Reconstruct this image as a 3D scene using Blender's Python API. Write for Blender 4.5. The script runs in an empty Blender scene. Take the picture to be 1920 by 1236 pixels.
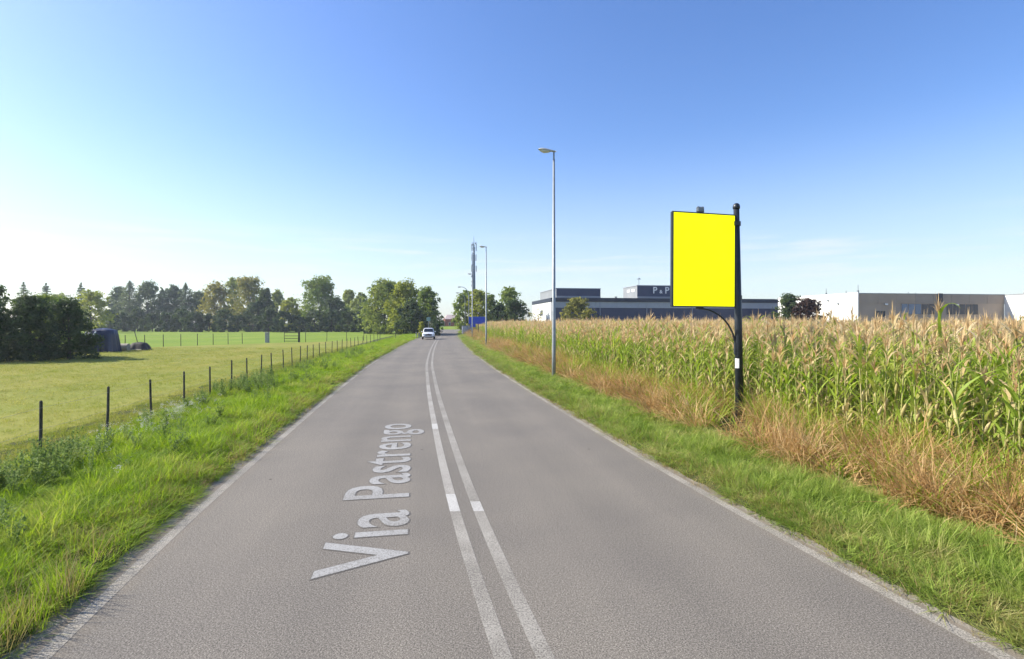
import bpy, math, random
import numpy as np
from mathutils import Vector, Matrix, Euler

# ------------------------------------------------------------------ camera, world, sun, exposure
SC = bpy.context.scene
COL = SC.collection
R = math.radians
F = 1000.0            # focal length in pixels of the 1920 wide photograph
H = 2.45              # camera height
HZ = 605.0            # horizon row of the photograph

cam_d = bpy.data.cameras.new("camera")
cam_d.sensor_width = 36.0
cam_d.lens = 36.0 * F / 1920.0
cam_d.shift_y = -13.0 / 1920.0
cam_d.clip_start = 0.1
cam_d.clip_end = 6000.0
cam = bpy.data.objects.new("camera", cam_d)
COL.objects.link(cam)
cam.location = (0, 0, H)
cam.rotation_euler = (R(90), 0, 0)
SC.camera = cam

SUN_EL = R(36)
SUN_DIR = Vector((-0.991 * math.cos(SUN_EL), 0.135 * math.cos(SUN_EL), math.sin(SUN_EL))).normalized()
SUN_AZ = math.atan2(SUN_DIR.x, SUN_DIR.y)      # clockwise from +Y

w = bpy.data.worlds.new("World")
SC.world = w
w.use_nodes = True
wn, wl = w.node_tree.nodes, w.node_tree.links
sky = wn.new("ShaderNodeTexSky")
sky.sky_type = 'NISHITA'
sky.sun_disc = False
sky.sun_elevation = SUN_EL
sky.sun_rotation = SUN_AZ
sky.altitude = 100.0
sky.air_density = 1.0
sky.dust_density = 0.78
sky.ozone_density = 2.2
bg = wn["Background"]
bg.inputs["Strength"].default_value = 0.132
hsv = wn.new("ShaderNodeHueSaturation")
hsv.inputs["Saturation"].default_value = 1.22
hsv.inputs["Hue"].default_value = 0.5115
wl.new(sky.outputs[0], hsv.inputs["Color"])
# a thin streak of far cloud low over the factories, soft and barely brighter than the sky
wtc = wn.new("ShaderNodeTexCoord")
sep = wn.new("ShaderNodeSeparateXYZ"); wl.new(wtc.outputs["Generated"], sep.inputs[0])
wmap = wn.new("ShaderNodeMapping"); wmap.inputs["Scale"].default_value = (3.0, 3.0, 42.0)
wl.new(wtc.outputs["Generated"], wmap.inputs[0])
wno = wn.new("ShaderNodeTexNoise"); wno.inputs["Scale"].default_value = 1.6; wno.inputs["Detail"].default_value = 5; wno.inputs["Roughness"].default_value = 0.55
wl.new(wmap.outputs[0], wno.inputs["Vector"])
wr = wn.new("ShaderNodeValToRGB")
wr.color_ramp.elements[0].position = 0.50; wr.color_ramp.elements[1].position = 0.78
wl.new(wno.outputs["Fac"], wr.inputs[0])
wz = wn.new("ShaderNodeValToRGB")          # only in a band of low elevation, all round the horizon
wz.color_ramp.elements[0].position = 0.05; wz.color_ramp.elements[0].color = (0, 0, 0, 1)
wz.color_ramp.elements[1].position = 0.09; wz.color_ramp.elements[1].color = (1, 1, 1, 1)
e = wz.color_ramp.elements.new(0.13); e.color = (1, 1, 1, 1)
e = wz.color_ramp.elements.new(0.17); e.color = (0, 0, 0, 1)
wl.new(sep.outputs["Z"], wz.inputs[0])
wm = wn.new("ShaderNodeMath"); wm.operation = 'MULTIPLY'
wl.new(wr.outputs[0], wm.inputs[0]); wl.new(wz.outputs[0], wm.inputs[1])
wm2 = wn.new("ShaderNodeMath"); wm2.operation = 'MULTIPLY'; wm2.inputs[1].default_value = 0.7
wl.new(wm.outputs[0], wm2.inputs[0])
wmix = wn.new("ShaderNodeMix"); wmix.data_type = 'RGBA'
# pale summer haze low over the whole horizon
whz = wn.new("ShaderNodeMapRange"); whz.interpolation_type = 'SMOOTHSTEP'
whz.inputs["From Min"].default_value = -0.02; whz.inputs["From Max"].default_value = 0.34
whz.inputs["To Min"].default_value = 0.62; whz.inputs["To Max"].default_value = 0.0
wl.new(sep.outputs["Z"], whz.inputs["Value"])
whm = wn.new("ShaderNodeMix"); whm.data_type = 'RGBA'
wl.new(whz.outputs[0], whm.inputs[0]); wl.new(hsv.outputs[0], whm.inputs[6])
whm.inputs[7].default_value = (3.3, 3.65, 4.1, 1)
wl.new(wm2.outputs[0], wmix.inputs[0]); wl.new(whm.outputs[2], wmix.inputs[6])
wmix.inputs[7].default_value = (4.3, 4.4, 4.7, 1)
wl.new(wmix.outputs[2], bg.inputs[0])

sun_d = bpy.data.lights.new("sun", 'SUN')
sun_d.energy = 4.7
sun_d.angle = R(0.53)
sun_d.color = (1.0, 0.93, 0.79)
sun = bpy.data.objects.new("sun", sun_d)
COL.objects.link(sun)
sun.location = (-60, 20, 60)
sun.rotation_euler = (-SUN_DIR).to_track_quat('-Z', 'Y').to_euler()

SC.view_settings.view_transform = 'Standard'
SC.view_settings.look = 'None'
SC.view_settings.gamma = 1.0
SC.view_settings.use_curve_mapping = False
SC.view_settings.exposure = 0.84
SC.cycles.use_denoising = True
SC.cycles.max_bounces = 6
SC.cycles.diffuse_bounces = 3
SC.cycles.transmission_bounces = 4
SC.cycles.transparent_max_bounces = 8

random.seed(7)
RNG = np.random.default_rng(11)

# ------------------------------------------------------------------ helpers
def tag(o, label=None, cat=None, group=None, kind=None):
    if label: o["label"] = label
    if cat: o["category"] = cat
    if group: o["group"] = group
    if kind: o["kind"] = kind
    return o

def empty(name, loc=(0, 0, 0), rz=0.0):
    o = bpy.data.objects.new(name, None)
    o.empty_display_size = 0.3
    o.location = loc
    o.rotation_euler = (0, 0, rz)
    COL.objects.link(o)
    return o

def link(name, me, mat=None, parent=None, smooth=False):
    if mat is not None and not me.materials:
        me.materials.append(mat)
    if smooth:
        me.polygons.foreach_set("use_smooth", [True] * len(me.polygons))
    o = bpy.data.objects.new(name, me)
    COL.objects.link(o)
    if parent is not None:
        o.parent = parent
    return o

class MB:
    """collects polygons for one mesh"""
    def __init__(self):
        self.v = []; self.f = []
    def add(self, vs, fs):
        n = len(self.v)
        self.v += [tuple(p) for p in vs]
        self.f += [tuple(n + i for i in f) for f in fs]
        return self
    def box(self, x0, y0, z0, x1, y1, z1):
        return self.add([(x0, y0, z0), (x1, y0, z0), (x1, y1, z0), (x0, y1, z0),
                         (x0, y0, z1), (x1, y0, z1), (x1, y1, z1), (x0, y1, z1)],
                        [(0, 3, 2, 1), (4, 5, 6, 7), (0, 1, 5, 4), (1, 2, 6, 5), (2, 3, 7, 6), (3, 0, 4, 7)])
    def cbox(self, x0, y0, z0, x1, y1, z1, c):
        """box with chamfered vertical and horizontal edges"""
        c = min(c, 0.45 * abs(x1 - x0), 0.45 * abs(y1 - y0), 0.45 * abs(z1 - z0))
        def ring(ix, iy, z):
            return [(x0 + ix, y0 + iy + c, z), (x0 + ix, y1 - iy - c, z), (x0 + ix + c, y1 - iy, z), (x1 - ix - c, y1 - iy, z),
                    (x1 - ix, y1 - iy - c, z), (x1 - ix, y0 + iy + c, z), (x1 - ix - c, y0 + iy, z), (x0 + ix + c, y0 + iy, z)]
        rings = [ring(c, c, z0), ring(0, 0, z0 + c), ring(0, 0, z1 - c), ring(c, c, z1)]
        vs = sum(rings, []); fs = []
        for k in range(3):
            for i in range(8):
                j = (i + 1) % 8
                fs.append((k * 8 + j, k * 8 + i, (k + 1) * 8 + i, (k + 1) * 8 + j))
        fs.append(tuple(range(8))); fs.append(tuple(range(31, 23, -1)))
        return self.add(vs, fs)
    def tube(self, path, radii, n=8, cap=True):
        path = [Vector(p) for p in path]
        if not hasattr(radii, '__len__'): radii = [radii] * len(path)
        vs = []; fs = []
        up = Vector((0.03, 0.02, 1)).normalized()
        prev = None
        for i, p in enumerate(path):
            t = (path[min(i + 1, len(path) - 1)] - path[max(i - 1, 0)])
            t = t.normalized() if t.length > 1e-9 else up
            if prev is None:
                a = t.orthogonal().normalized()
            else:
                a = (prev - t * prev.dot(t))
                a = a.normalized() if a.length > 1e-6 else t.orthogonal().normalized()
            prev = a
            b = t.cross(a)
            for k in range(n):
                th = 2 * math.pi * k / n
                vs.append(p + (a * math.cos(th) + b * math.sin(th)) * radii[i])
        for i in range(len(path) - 1):
            for k in range(n):
                k2 = (k + 1) % n
                fs.append((i * n + k, i * n + k2, (i + 1) * n + k2, (i + 1) * n + k))
        if cap:
            fs.append(tuple(range(n - 1, -1, -1)))
            m = (len(path) - 1) * n
            fs.append(tuple(m + k for k in range(n)))
        return self.add(vs, fs)
    def lathe(self, prof, n=16, c=(0, 0, 0)):
        """profile of (r, z) turned about z"""
        vs = []; fs = []
        for r, z in prof:
            for k in range(n):
                th = 2 * math.pi * k / n
                vs.append((c[0] + r * math.cos(th), c[1] + r * math.sin(th), c[2] + z))
        for i in range(len(prof) - 1):
            for k in range(n):
                k2 = (k + 1) % n
                fs.append((i * n + k, i * n + k2, (i + 1) * n + k2, (i + 1) * n + k))
        fs.append(tuple(range(n - 1, -1, -1)))
        m = (len(prof) - 1) * n
        fs.append(tuple(m + k for k in range(n)))
        return self.add(vs, fs)
    def xf(self, M):
        self.v = [tuple(M @ Vector(p)) for p in self.v]
        return self
    def mesh(self, name):
        me = bpy.data.meshes.new(name)
        me.from_pydata(self.v, [], self.f)
        me.update()
        return me
    def build(self, name, mat, parent=None, smooth=False):
        return link(name, self.mesh(name), mat, parent, smooth)

def np_mesh(name, V, quads=None, tris=None):
    me = bpy.data.meshes.new(name)
    V = np.asarray(V, dtype=np.float32).reshape(-1, 3)
    loops = []; starts = []; n0 = 0
    if quads is not None and len(quads):
        q = np.asarray(quads, dtype=np.int32).reshape(-1, 4)
        loops.append(q.ravel()); starts.append(n0 + 4 * np.arange(len(q))); n0 += 4 * len(q)
    if tris is not None and len(tris):
        t = np.asarray(tris, dtype=np.int32).reshape(-1, 3)
        loops.append(t.ravel()); starts.append(n0 + 3 * np.arange(len(t))); n0 += 3 * len(t)
    loops = np.concatenate(loops).astype(np.int32); starts = np.concatenate(starts).astype(np.int32)
    me.vertices.add(len(V)); me.vertices.foreach_set("co", V.ravel())
    me.loops.add(len(loops)); me.loops.foreach_set("vertex_index", loops)
    me.polygons.add(len(starts)); me.polygons.foreach_set("loop_start", starts)
    me.update(calc_edges=True)
    me.validate()
    return me

def px(x, d, z=None, y=None):
    """world point seen at column x (photo pixels) at depth d"""
    return Vector(((x - 960.0) / F * d, d, z if z is not None else H + (HZ - y) / F * d))

def hgt(y, d):
    return H + (HZ - y) / F * d

# ------------------------------------------------------------------ materials
MATS = {}
def mat(name, col=None, rough=0.6, metal=0.0, spec=0.5):
    m = bpy.data.materials.new(name); m.use_nodes = True
    b = m.node_tree.nodes["Principled BSDF"]
    if col is not None: b.inputs["Base Color"].default_value = (*col, 1)
    b.inputs["Roughness"].default_value = rough
    b.inputs["Metallic"].default_value = metal
    b.inputs["Specular IOR Level"].default_value = spec
    MATS[name] = m
    return m

def nd(m, t, **kw):
    n = m.node_tree.nodes.new(t)
    for k, v in kw.items():
        if k in n.inputs.keys() if hasattr(n.inputs, 'keys') else False:
            n.inputs[k].default_value = v
        else:
            setattr(n, k, v)
    return n

def ln(m, a, b):
    m.node_tree.links.new(a, b)

def noise(m, coord, scale, detail=4, rough=0.55):
    n = m.node_tree.nodes.new("ShaderNodeTexNoise")
    n.inputs["Scale"].default_value = scale
    n.inputs["Detail"].default_value = detail
    n.inputs["Roughness"].default_value = rough
    if coord is not None: ln(m, coord, n.inputs["Vector"])
    return n.outputs["Fac"]

def ramp(m, fac, stops, interp='LINEAR'):
    r = m.node_tree.nodes.new("ShaderNodeValToRGB")
    r.color_ramp.interpolation = interp
    e = r.color_ramp.elements
    while len(e) < len(stops): e.new(0.5)
    for i, (p, c) in enumerate(stops):
        e[i].position = p
        e[i].color = (*c, 1) if len(c) == 3 else c
    ln(m, fac, r.inputs[0])
    return r.outputs[0]

def mix(m, fac, a, b, mode='MIX'):
    n = m.node_tree.nodes.new("ShaderNodeMix")
    n.data_type = 'RGBA'; n.blend_type = mode
    if isinstance(fac, (int, float)): n.inputs[0].default_value = fac
    else: ln(m, fac, n.inputs[0])
    for s, v in ((6, a), (7, b)):
        if isinstance(v, tuple): n.inputs[s].default_value = (*v, 1) if len(v) == 3 else v
        else: ln(m, v, n.inputs[s])
    return n.outputs[2]

def math_n(m, op, a, b=None):
    n = m.node_tree.nodes.new("ShaderNodeMath"); n.operation = op
    for i, v in enumerate((a, b)):
        if v is None: continue
        if isinstance(v, (int, float)): n.inputs[i].default_value = v
        else: ln(m, v, n.inputs[i])
    return n.outputs[0]

def coords(m, kind="Object"):
    return m.node_tree.nodes.new("ShaderNodeTexCoord").outputs[kind]

def bsdf(m):
    return m.node_tree.nodes["Principled BSDF"]

def bump(m, h, strength=0.3, dist=0.02):
    b = m.node_tree.nodes.new("ShaderNodeBump")
    b.inputs["Strength"].default_value = strength
    b.inputs["Distance"].default_value = dist
    ln(m, h, b.inputs["Height"])
    ln(m, b.outputs[0], bsdf(m).inputs["Normal"])

def mat_noise(name, c1, c2, scale=3.0, rough=0.7, metal=0.0, spec=0.4, bstr=0.0, bscale=40.0):
    """a colour with uneven weathering"""
    m = mat(name, None, rough, metal, spec)
    co = coords(m)
    f = noise(m, co, scale, 5, 0.6)
    ln(m, ramp(m, f, [(0.3, c1), (0.7, c2)]), bsdf(m).inputs["Base Color"])
    if bstr: bump(m, noise(m, co, bscale, 3), bstr, 0.01)
    return m

# leaves: diffuse plus light coming through; colour varies from leaf to leaf and from plant to plant
def leaf_mat(name, stops, per='island', trans=0.35, rough=0.6, tcol=1.25, noise_scale=None, spec=0.12):
    m = mat(name, None, rough, 0.0, spec)
    g = m.node_tree.nodes.new("ShaderNodeNewGeometry")
    oi = m.node_tree.nodes.new("ShaderNodeObjectInfo")
    if per == 'island':
        f = math_n(m, 'ADD', math_n(m, 'MULTIPLY', g.outputs["Random Per Island"], 0.6), math_n(m, 'MULTIPLY', oi.outputs["Random"], 0.4))
    elif per == 'object':
        f = math_n(m, 'ADD', math_n(m, 'MULTIPLY', g.outputs["Random Per Island"], 0.3), math_n(m, 'MULTIPLY', oi.outputs["Random"], 0.7))
    if noise_scale:
        n = noise(m, g.outputs["Position"], noise_scale, 3, 0.6)
        f = math_n(m, 'ADD', math_n(m, 'MULTIPLY', f, 0.45), math_n(m, 'MULTIPLY', math_n(m, 'SUBTRACT', n, 0.2), 0.9))
    c = ramp(m, f, stops)
    ln(m, c, bsdf(m).inputs["Base Color"])
    t = m.node_tree.nodes.new("ShaderNodeBsdfTranslucent")
    hs = m.node_tree.nodes.new("ShaderNodeHueSaturation")
    hs.inputs["Value"].default_value = tcol
    hs.inputs["Saturation"].default_value = 1.1
    ln(m, c, hs.inputs["Color"]); ln(m, hs.outputs[0], t.inputs[0])
    mx = m.node_tree.nodes.new("ShaderNodeMixShader")
    mx.inputs[0].default_value = trans
    ln(m, bsdf(m).outputs[0], mx.inputs[1]); ln(m, t.outputs[0], mx.inputs[2])
    out = m.node_tree.nodes["Material Output"]
    ln(m, mx.outputs[0], out.inputs[0])
    return m

# --- asphalt: pale worn chippings
ASPH = mat("asphalt", None, 0.85, 0, 0.25)
_c = coords(ASPH)
_fine = noise(ASPH, _c, 80.0, 3, 0.75)
_grit = noise(ASPH, _c, 28.0, 2, 0.6)
_big = noise(ASPH, _c, 0.35, 4, 0.55)
_mp = ASPH.node_tree.nodes.new("ShaderNodeMapping")
_mp.vector_type = 'TEXTURE'; _mp.inputs["Rotation"].default_value = (0, 0, R(9)); _mp.inputs["Scale"].default_value = (0.7, 22.0, 1)
ln(ASPH, _c, _mp.inputs[0])
_streak = noise(ASPH, _mp.outputs[0], 1.3, 4, 0.6)
_b1 = ramp(ASPH, _fine, [(0.31, (0.042, 0.038, 0.032)), (0.5, (0.170, 0.154, 0.130)), (0.69, (0.40, 0.362, 0.308))])
_b2 = ramp(ASPH, _big, [(0.3, (0.86, 0.86, 0.88)), (0.7, (1.10, 1.09, 1.07))])
_b3 = ramp(ASPH, _streak, [(0.3, (0.95, 0.95, 0.95)), (0.7, (1.05, 1.045, 1.04))])
_b4 = ramp(ASPH, _grit, [(0.25, (0.82, 0.82, 0.82)), (0.6, (1.05, 1.05, 1.05))])
_cc = mix(ASPH, 1.0, mix(ASPH, 1.0, mix(ASPH, 1.0, _b1, _b2, 'MULTIPLY'), _b3, 'MULTIPLY'), _b4, 'MULTIPLY')
# dark spots of old oil and tar
_vo = ASPH.node_tree.nodes.new("ShaderNodeTexVoronoi"); _vo.inputs["Scale"].default_value = 0.9
ln(ASPH, _c, _vo.inputs["Vector"])
_sp = ramp(ASPH, _vo.outputs["Distance"], [(0.018, (0.35, 0.35, 0.35)), (0.03, (1, 1, 1))])
_cc = mix(ASPH, 1.0, _cc, _sp, 'MULTIPLY')
_ac = ASPH.node_tree.nodes.new("ShaderNodeAttribute"); _ac.attribute_name = "across"
_wob = math_n(ASPH, 'ADD', _ac.outputs["Fac"], math_n(ASPH, 'MULTIPLY', math_n(ASPH, 'SUBTRACT', noise(ASPH, _c, 0.6, 4, 0.6), 0.5), 0.045))
# polished wheel tracks and a darker crown in each lane
_trk = ramp(ASPH, _wob, [(0.06, (1, 1, 1)), (0.16, (1.06, 1.055, 1.05)), (0.27, (0.95, 0.95, 0.955)), (0.38, (1.06, 1.055, 1.05)), (0.50, (0.955, 0.955, 0.96)), (0.62, (1.06, 1.055, 1.05)), (0.73, (0.95, 0.95, 0.955)), (0.84, (1.06, 1.055, 1.05)), (0.94, (1, 1, 1))])
_cc = mix(ASPH, 1.0, _cc, _trk, 'MULTIPLY')
# dust and washed-in soil along both rims
_dst = ramp(ASPH, math_n(ASPH, 'ADD', _ac.outputs["Fac"], math_n(ASPH, 'MULTIPLY', math_n(ASPH, 'SUBTRACT', noise(ASPH, _c, 3.5, 5, 0.7), 0.5), 0.05)),
            [(0.0, (0.75, 0.75, 0.75)), (0.03, (0.35, 0.35, 0.35)), (0.055, (0, 0, 0)), (0.95, (0, 0, 0)), (0.975, (0.35, 0.35, 0.35)), (1.0, (0.75, 0.75, 0.75))])
_cc = mix(ASPH, _dst, _cc, (0.235, 0.195, 0.145))
ln(ASPH, _cc, bsdf(ASPH).inputs["Base Color"])
bump(ASPH, _fine, 0.35, 0.006)

def paint_mat(name, col, keep, asph=(0.172, 0.155, 0.13)):
    """road paint worn through to the chippings; keep = share of paint left"""
    m = mat(name, None, 0.75, 0, 0.3)
    c = coords(m)
    f = noise(m, c, 70.0, 3, 0.8)
    f2 = noise(m, c, 1.1, 4, 0.6)
    v = math_n(m, 'ADD', f, math_n(m, 'MULTIPLY', math_n(m, 'SUBTRACT', f2, 0.5), 0.35))
    k = ramp(m, v, [(max(0.0, 0.68 - 0.42 * keep), (0, 0, 0)), (min(1.0, 0.98 - 0.42 * keep), (1, 1, 1))])
    g = ramp(m, f, [(0.28, (0.42, 0.42, 0.42)), (0.72, (1.4, 1.4, 1.4))])
    ln(m, mix(m, k, mix(m, 1.0, asph, g, 'MULTIPLY'), col), bsdf(m).inputs["Base Color"])
    bump(m, f, 0.25, 0.005)
    return m
P_WORN = paint_mat("worn_road_paint", (0.40, 0.375, 0.325), 0.74)
P_MID = paint_mat("half_worn_road_paint", (0.42, 0.395, 0.35), 0.85)
P_FRESH = paint_mat("fresh_road_paint", (0.54, 0.525, 0.49), 1.0)
P_EDGE = paint_mat("edge_line_paint", (0.47, 0.43, 0.36), 0.68)
P_TEXT = paint_mat("lettering_paint", (0.37, 0.365, 0.35), 0.95)
P_RIM = paint_mat("lettering_rim_paint", (0.11, 0.105, 0.10), 0.6)

def ground_mat(name, stops, s1, s2, extra=None):
    m = mat(name, None, 0.95, 0, 0.1)
    c = coords(m)
    a = noise(m, c, s1, 6, 0.65); b = noise(m, c, s2, 4, 0.7)
    f = math_n(m, 'ADD', math_n(m, 'MULTIPLY', a, 0.55), math_n(m, 'MULTIPLY', b, 0.45))
    col = ramp(m, f, stops)
    if extra:
        mp = m.node_tree.nodes.new("ShaderNodeMapping")
        mp.vector_type = 'TEXTURE'; mp.inputs["Rotation"].default_value = (0, 0, extra[0])
        mp.inputs["Scale"].default_value = tuple(1.0 / q for q in extra[1])
        ln(m, c, mp.inputs[0])
        e = noise(m, mp.outputs[0], 1.0, 3, 0.5)
        col = mix(m, 1.0, col, ramp(m, e, [(0.3, extra[2]), (0.7, extra[3])]), 'MULTIPLY')
    ln(m, col, bsdf(m).inputs["Base Color"])
    bump(m, b, 0.6, 0.05)
    return m
G_MEADOW = ground_mat("mown_meadow", [(0.30, (0.155, 0.185, 0.032)), (0.5, (0.230, 0.240, 0.050)), (0.70, (0.32, 0.285, 0.080))], 0.22, 9.0,
                      (R(11), (0.30, 0.02, 1), (0.88, 0.96, 0.85), (1.12, 1.03, 1.1)))
G_FIELD = ground_mat("bright_field", [(0.32, (0.125, 0.200, 0.022)), (0.5, (0.180, 0.255, 0.032)), (0.70, (0.245, 0.285, 0.050))], 0.12, 4.0,
                     (R(20), (0.02, 0.22, 1), (0.85, 0.95, 0.85), (1.14, 1.05, 1.1)))
G_BASE = ground_mat("rough_grassland", [(0.30, (0.060, 0.085, 0.022)), (0.5, (0.095, 0.115, 0.035)), (0.70, (0.150, 0.140, 0.060))], 0.12, 6.0)
G_VERGE = ground_mat("verge_soil", [(0.30, (0.045, 0.060, 0.018)), (0.5, (0.070, 0.080, 0.028)), (0.70, (0.120, 0.105, 0.055))], 0.8, 22.0)
G_SHOULDER = ground_mat("gravel_shoulder", [(0.30, (0.16, 0.14, 0.115)), (0.5, (0.27, 0.24, 0.20)), (0.70, (0.40, 0.365, 0.31))], 1.5, 60.0)
G_SOIL = ground_mat("field_soil", [(0.30, (0.075, 0.055, 0.035)), (0.5, (0.12, 0.088, 0.055)), (0.70, (0.17, 0.13, 0.08))], 0.8, 18.0)

GALV = mat_noise("galvanised_steel", (0.25, 0.275, 0.29), (0.34, 0.365, 0.38), 6.0, 0.5, 0.35, 0.5)
DKSTEEL = mat_noise("black_painted_steel", (0.010, 0.016, 0.024), (0.022, 0.028, 0.038), 8.0, 0.4, 0.0, 0.5)
GREYPL = mat_noise("grey_plastic", (0.16, 0.19, 0.21), (0.24, 0.27, 0.29), 8.0, 0.45)
LAMPGREY = mat_noise("lamp_housing", (0.40, 0.40, 0.38), (0.52, 0.52, 0.50), 9.0, 0.45)
LAMPGLASS = mat_noise("lamp_bowl", (0.55, 0.54, 0.42), (0.68, 0.67, 0.55), 9.0, 0.2)
POSTWOOD = mat_noise("weathered_post", (0.030, 0.028, 0.022), (0.085, 0.078, 0.060), 9.0, 0.85)
WIRE = mat_noise("fence_wire", (0.20, 0.20, 0.19), (0.30, 0.30, 0.28), 4.0, 0.5, 0.6)
BARK = mat_noise("bark", (0.045, 0.036, 0.028), (0.10, 0.085, 0.065), 4.0, 0.9, 0, 0.2, 0.5, 14.0)
STICKER = mat("white_sticker", (0.80, 0.80, 0.78), 0.5)
YEL = mat("yellow_glowing_sheet", (0.92, 0.90, 0.0), 0.55, 0, 0.2)
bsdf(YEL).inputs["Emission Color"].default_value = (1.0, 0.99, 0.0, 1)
bsdf(YEL).inputs["Emission Strength"].default_value = 0.62  # glow added so the panel stays yellow facing away from the sun

# ------------------------------------------------------------------ road course (depth, x)
_D = np.arange(-14, 232, 0.5)
def course(pts, k=9):
    p = np.array(pts, float)
    x = np.interp(_D, p[:, 0], p[:, 1])
    ker = np.ones(k) / k
    xp = np.concatenate([x[0] - (x[1] - x[0]) * np.arange(k, 0, -1), x, x[-1] + (x[-1] - x[-2]) * np.arange(1, k + 1)])
    xs = np.convolve(np.convolve(xp, ker, 'same'), ker, 'same')[k:-k]
    return xs
_L = course([(-14, 0.95), (3.88, -3.45), (6, -3.93), (8, -4.30), (10.2, -4.70), (18.1, -6.12), (31.8, -8.40), (54, -11.35), (70, -13.3), (96, -16.3), (163, -23.0), (232, -28.5)])
_R = course([(-14, 8.0), (3.88, 3.61), (5.6, 3.19), (7.9, 2.69), (11.3, 2.03), (18.4, 0.74), (28.8, -1.02), (43.75, -3.25), (70, -6.6), (96, -9.5), (163, -16.2), (232, -21.8)])
def XL(d): return np.interp(d, _D, _L)
def XR(d): return np.interp(d, _D, _R)
def XC(d): return 0.5 * (XL(d) + XR(d))
CS = 1.018   # x distance per metre measured square to the road

def ribbon(name, xa, xb, d0, d1, z, m, parent=None, step=1.0, jit=0.0):
    n = max(2, int((d1 - d0) / step) + 1)
    ds = np.linspace(d0, d1, n)
    A = xa(ds); B = xb(ds)
    if jit:
        B = B + RNG.normal(0, jit, n)
    V = np.zeros((2 * n, 3)); V[0::2, 0] = A; V[1::2, 0] = B
    V[0::2, 1] = ds; V[1::2, 1] = ds; V[:, 2] = z
    i = np.arange(n - 1) * 2
    q = np.stack([i, i + 1, i + 3, i + 2], 1)
    me = np_mesh(name, V, q)
    at = me.attributes.new("across", 'FLOAT', 'POINT')
    at.data.foreach_set("value", np.tile(np.array([0.0, 1.0], np.float32), n))
    return link(name, me, m, parent)

# ------------------------------------------------------------------ ground, road, verges
g = MB().add([(-2500, -300, -0.06), (2500, -300, -0.06), (2500, 4500, -0.06), (-2500, 4500, -0.06)], [(0, 1, 2, 3)]).build("ground", G_BASE)
tag(g, kind="structure")

# asphalt reaches a hand beyond the edge lines, with an uneven broken rim
rim = RNG.normal(0, 0.025, len(_D))
road = ribbon("road", lambda d: XL(d) - 0.20, lambda d: XR(d) + 0.17, -14, 231, 0.0, ASPH, None, 0.5)
tag(road, kind="structure")
ribbon("edge_line", lambda d: XL(d) - 0.065, lambda d: XL(d) + 0.065, -14, 150, 0.002, P_EDGE, road, 0.5)
ribbon("edge_line", lambda d: XR(d) - 0.065, lambda d: XR(d) + 0.065, -14, 150, 0.002, P_EDGE, road, 0.5)
def centre_line(off, segs):
    for d0, d1, m in segs:
        ribbon("centre_line", lambda d: XC(d) + off - 0.068, lambda d: XC(d) + off + 0.068, d0, d1, 0.002, m, road, 0.5)
centre_line(-0.155, [(-14, 6.92, P_WORN), (6.92, 7.62, P_FRESH), (7.62, 12.3, P_MID), (12.3, 12.9, P_FRESH), (12.9, 21, P_MID), (21, 96, P_WORN)])
centre_line(0.155, [(-14, 6.93, P_WORN), (6.93, 7.30, P_FRESH), (7.30, 96, P_WORN)])

def strip(name, side, offs, zs, d0, d1, m, step=0.5, bumpy=0.0, seed=0):
    """a long strip following the road edge; offs measured outwards from the edge line"""
    rg = np.random.default_rng(seed)
    ds = np.arange(d0, d1 + 1e-6, step)
    base = XL(ds) if side < 0 else XR(ds)
    n = len(offs)
    V = np.zeros((len(ds), n, 3))
    for j, (o, z) in enumerate(zip(offs, zs)):
        jt = rg.normal(0, 0.03, len(ds)) if 0 < j < n - 1 else 0
        V[:, j, 0] = base + side * (o + jt) * CS
        V[:, j, 1] = ds
        V[:, j, 2] = z + (rg.normal(0, bumpy, len(ds)) if 0 < j < n - 1 else 0)
    ii, jj = np.meshgrid(np.arange(len(ds) - 1), np.arange(n - 1), indexing='ij')
    a = (ii * n + jj).ravel()
    q = np.stack([a, a + 1, a + n + 1, a + n], 1)
    if side < 0: q = q[:, ::-1]
    return tag(link(name, np_mesh(name, V.reshape(-1, 3), q), m), kind="structure")

strip("gravel_shoulder", -1, [0.10, 0.20, 0.62], [-0.004, 0.008, 0.010], -14, 150, G_SHOULDER, 0.4, 0.004, 1)
strip("gravel_shoulder", 1, [0.09, 0.17, 0.45], [-0.004, 0.008, 0.010], -14, 150, G_SHOULDER, 0.4, 0.004, 2)
VL_O = [0.24, 0.38, 0.8, 1.5, 2.4, 3.4, 4.6, 6.0]; VL_Z = [-0.02, 0.05, 0.10, 0.16, 0.15, 0.08, 0.02, -0.05]
VR_O = [0.13, 0.28, 0.7, 1.4, 2.4, 3.5, 5.0];     VR_Z = [-0.02, 0.03, 0.05, 0.08, 0.08, 0.06, -0.05]
strip("verge_left", -1, VL_O, VL_Z, -14, 200, G_VERGE, 0.5, 0.012, 3)
strip("verge_right", 1, VR_O, VR_Z, -14, 200, G_VERGE, 0.5, 0.012, 4)
def zl(off): return np.interp(off, VL_O, VL_Z)
def zr(off): return np.interp(off, VR_O, VR_Z)

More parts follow.
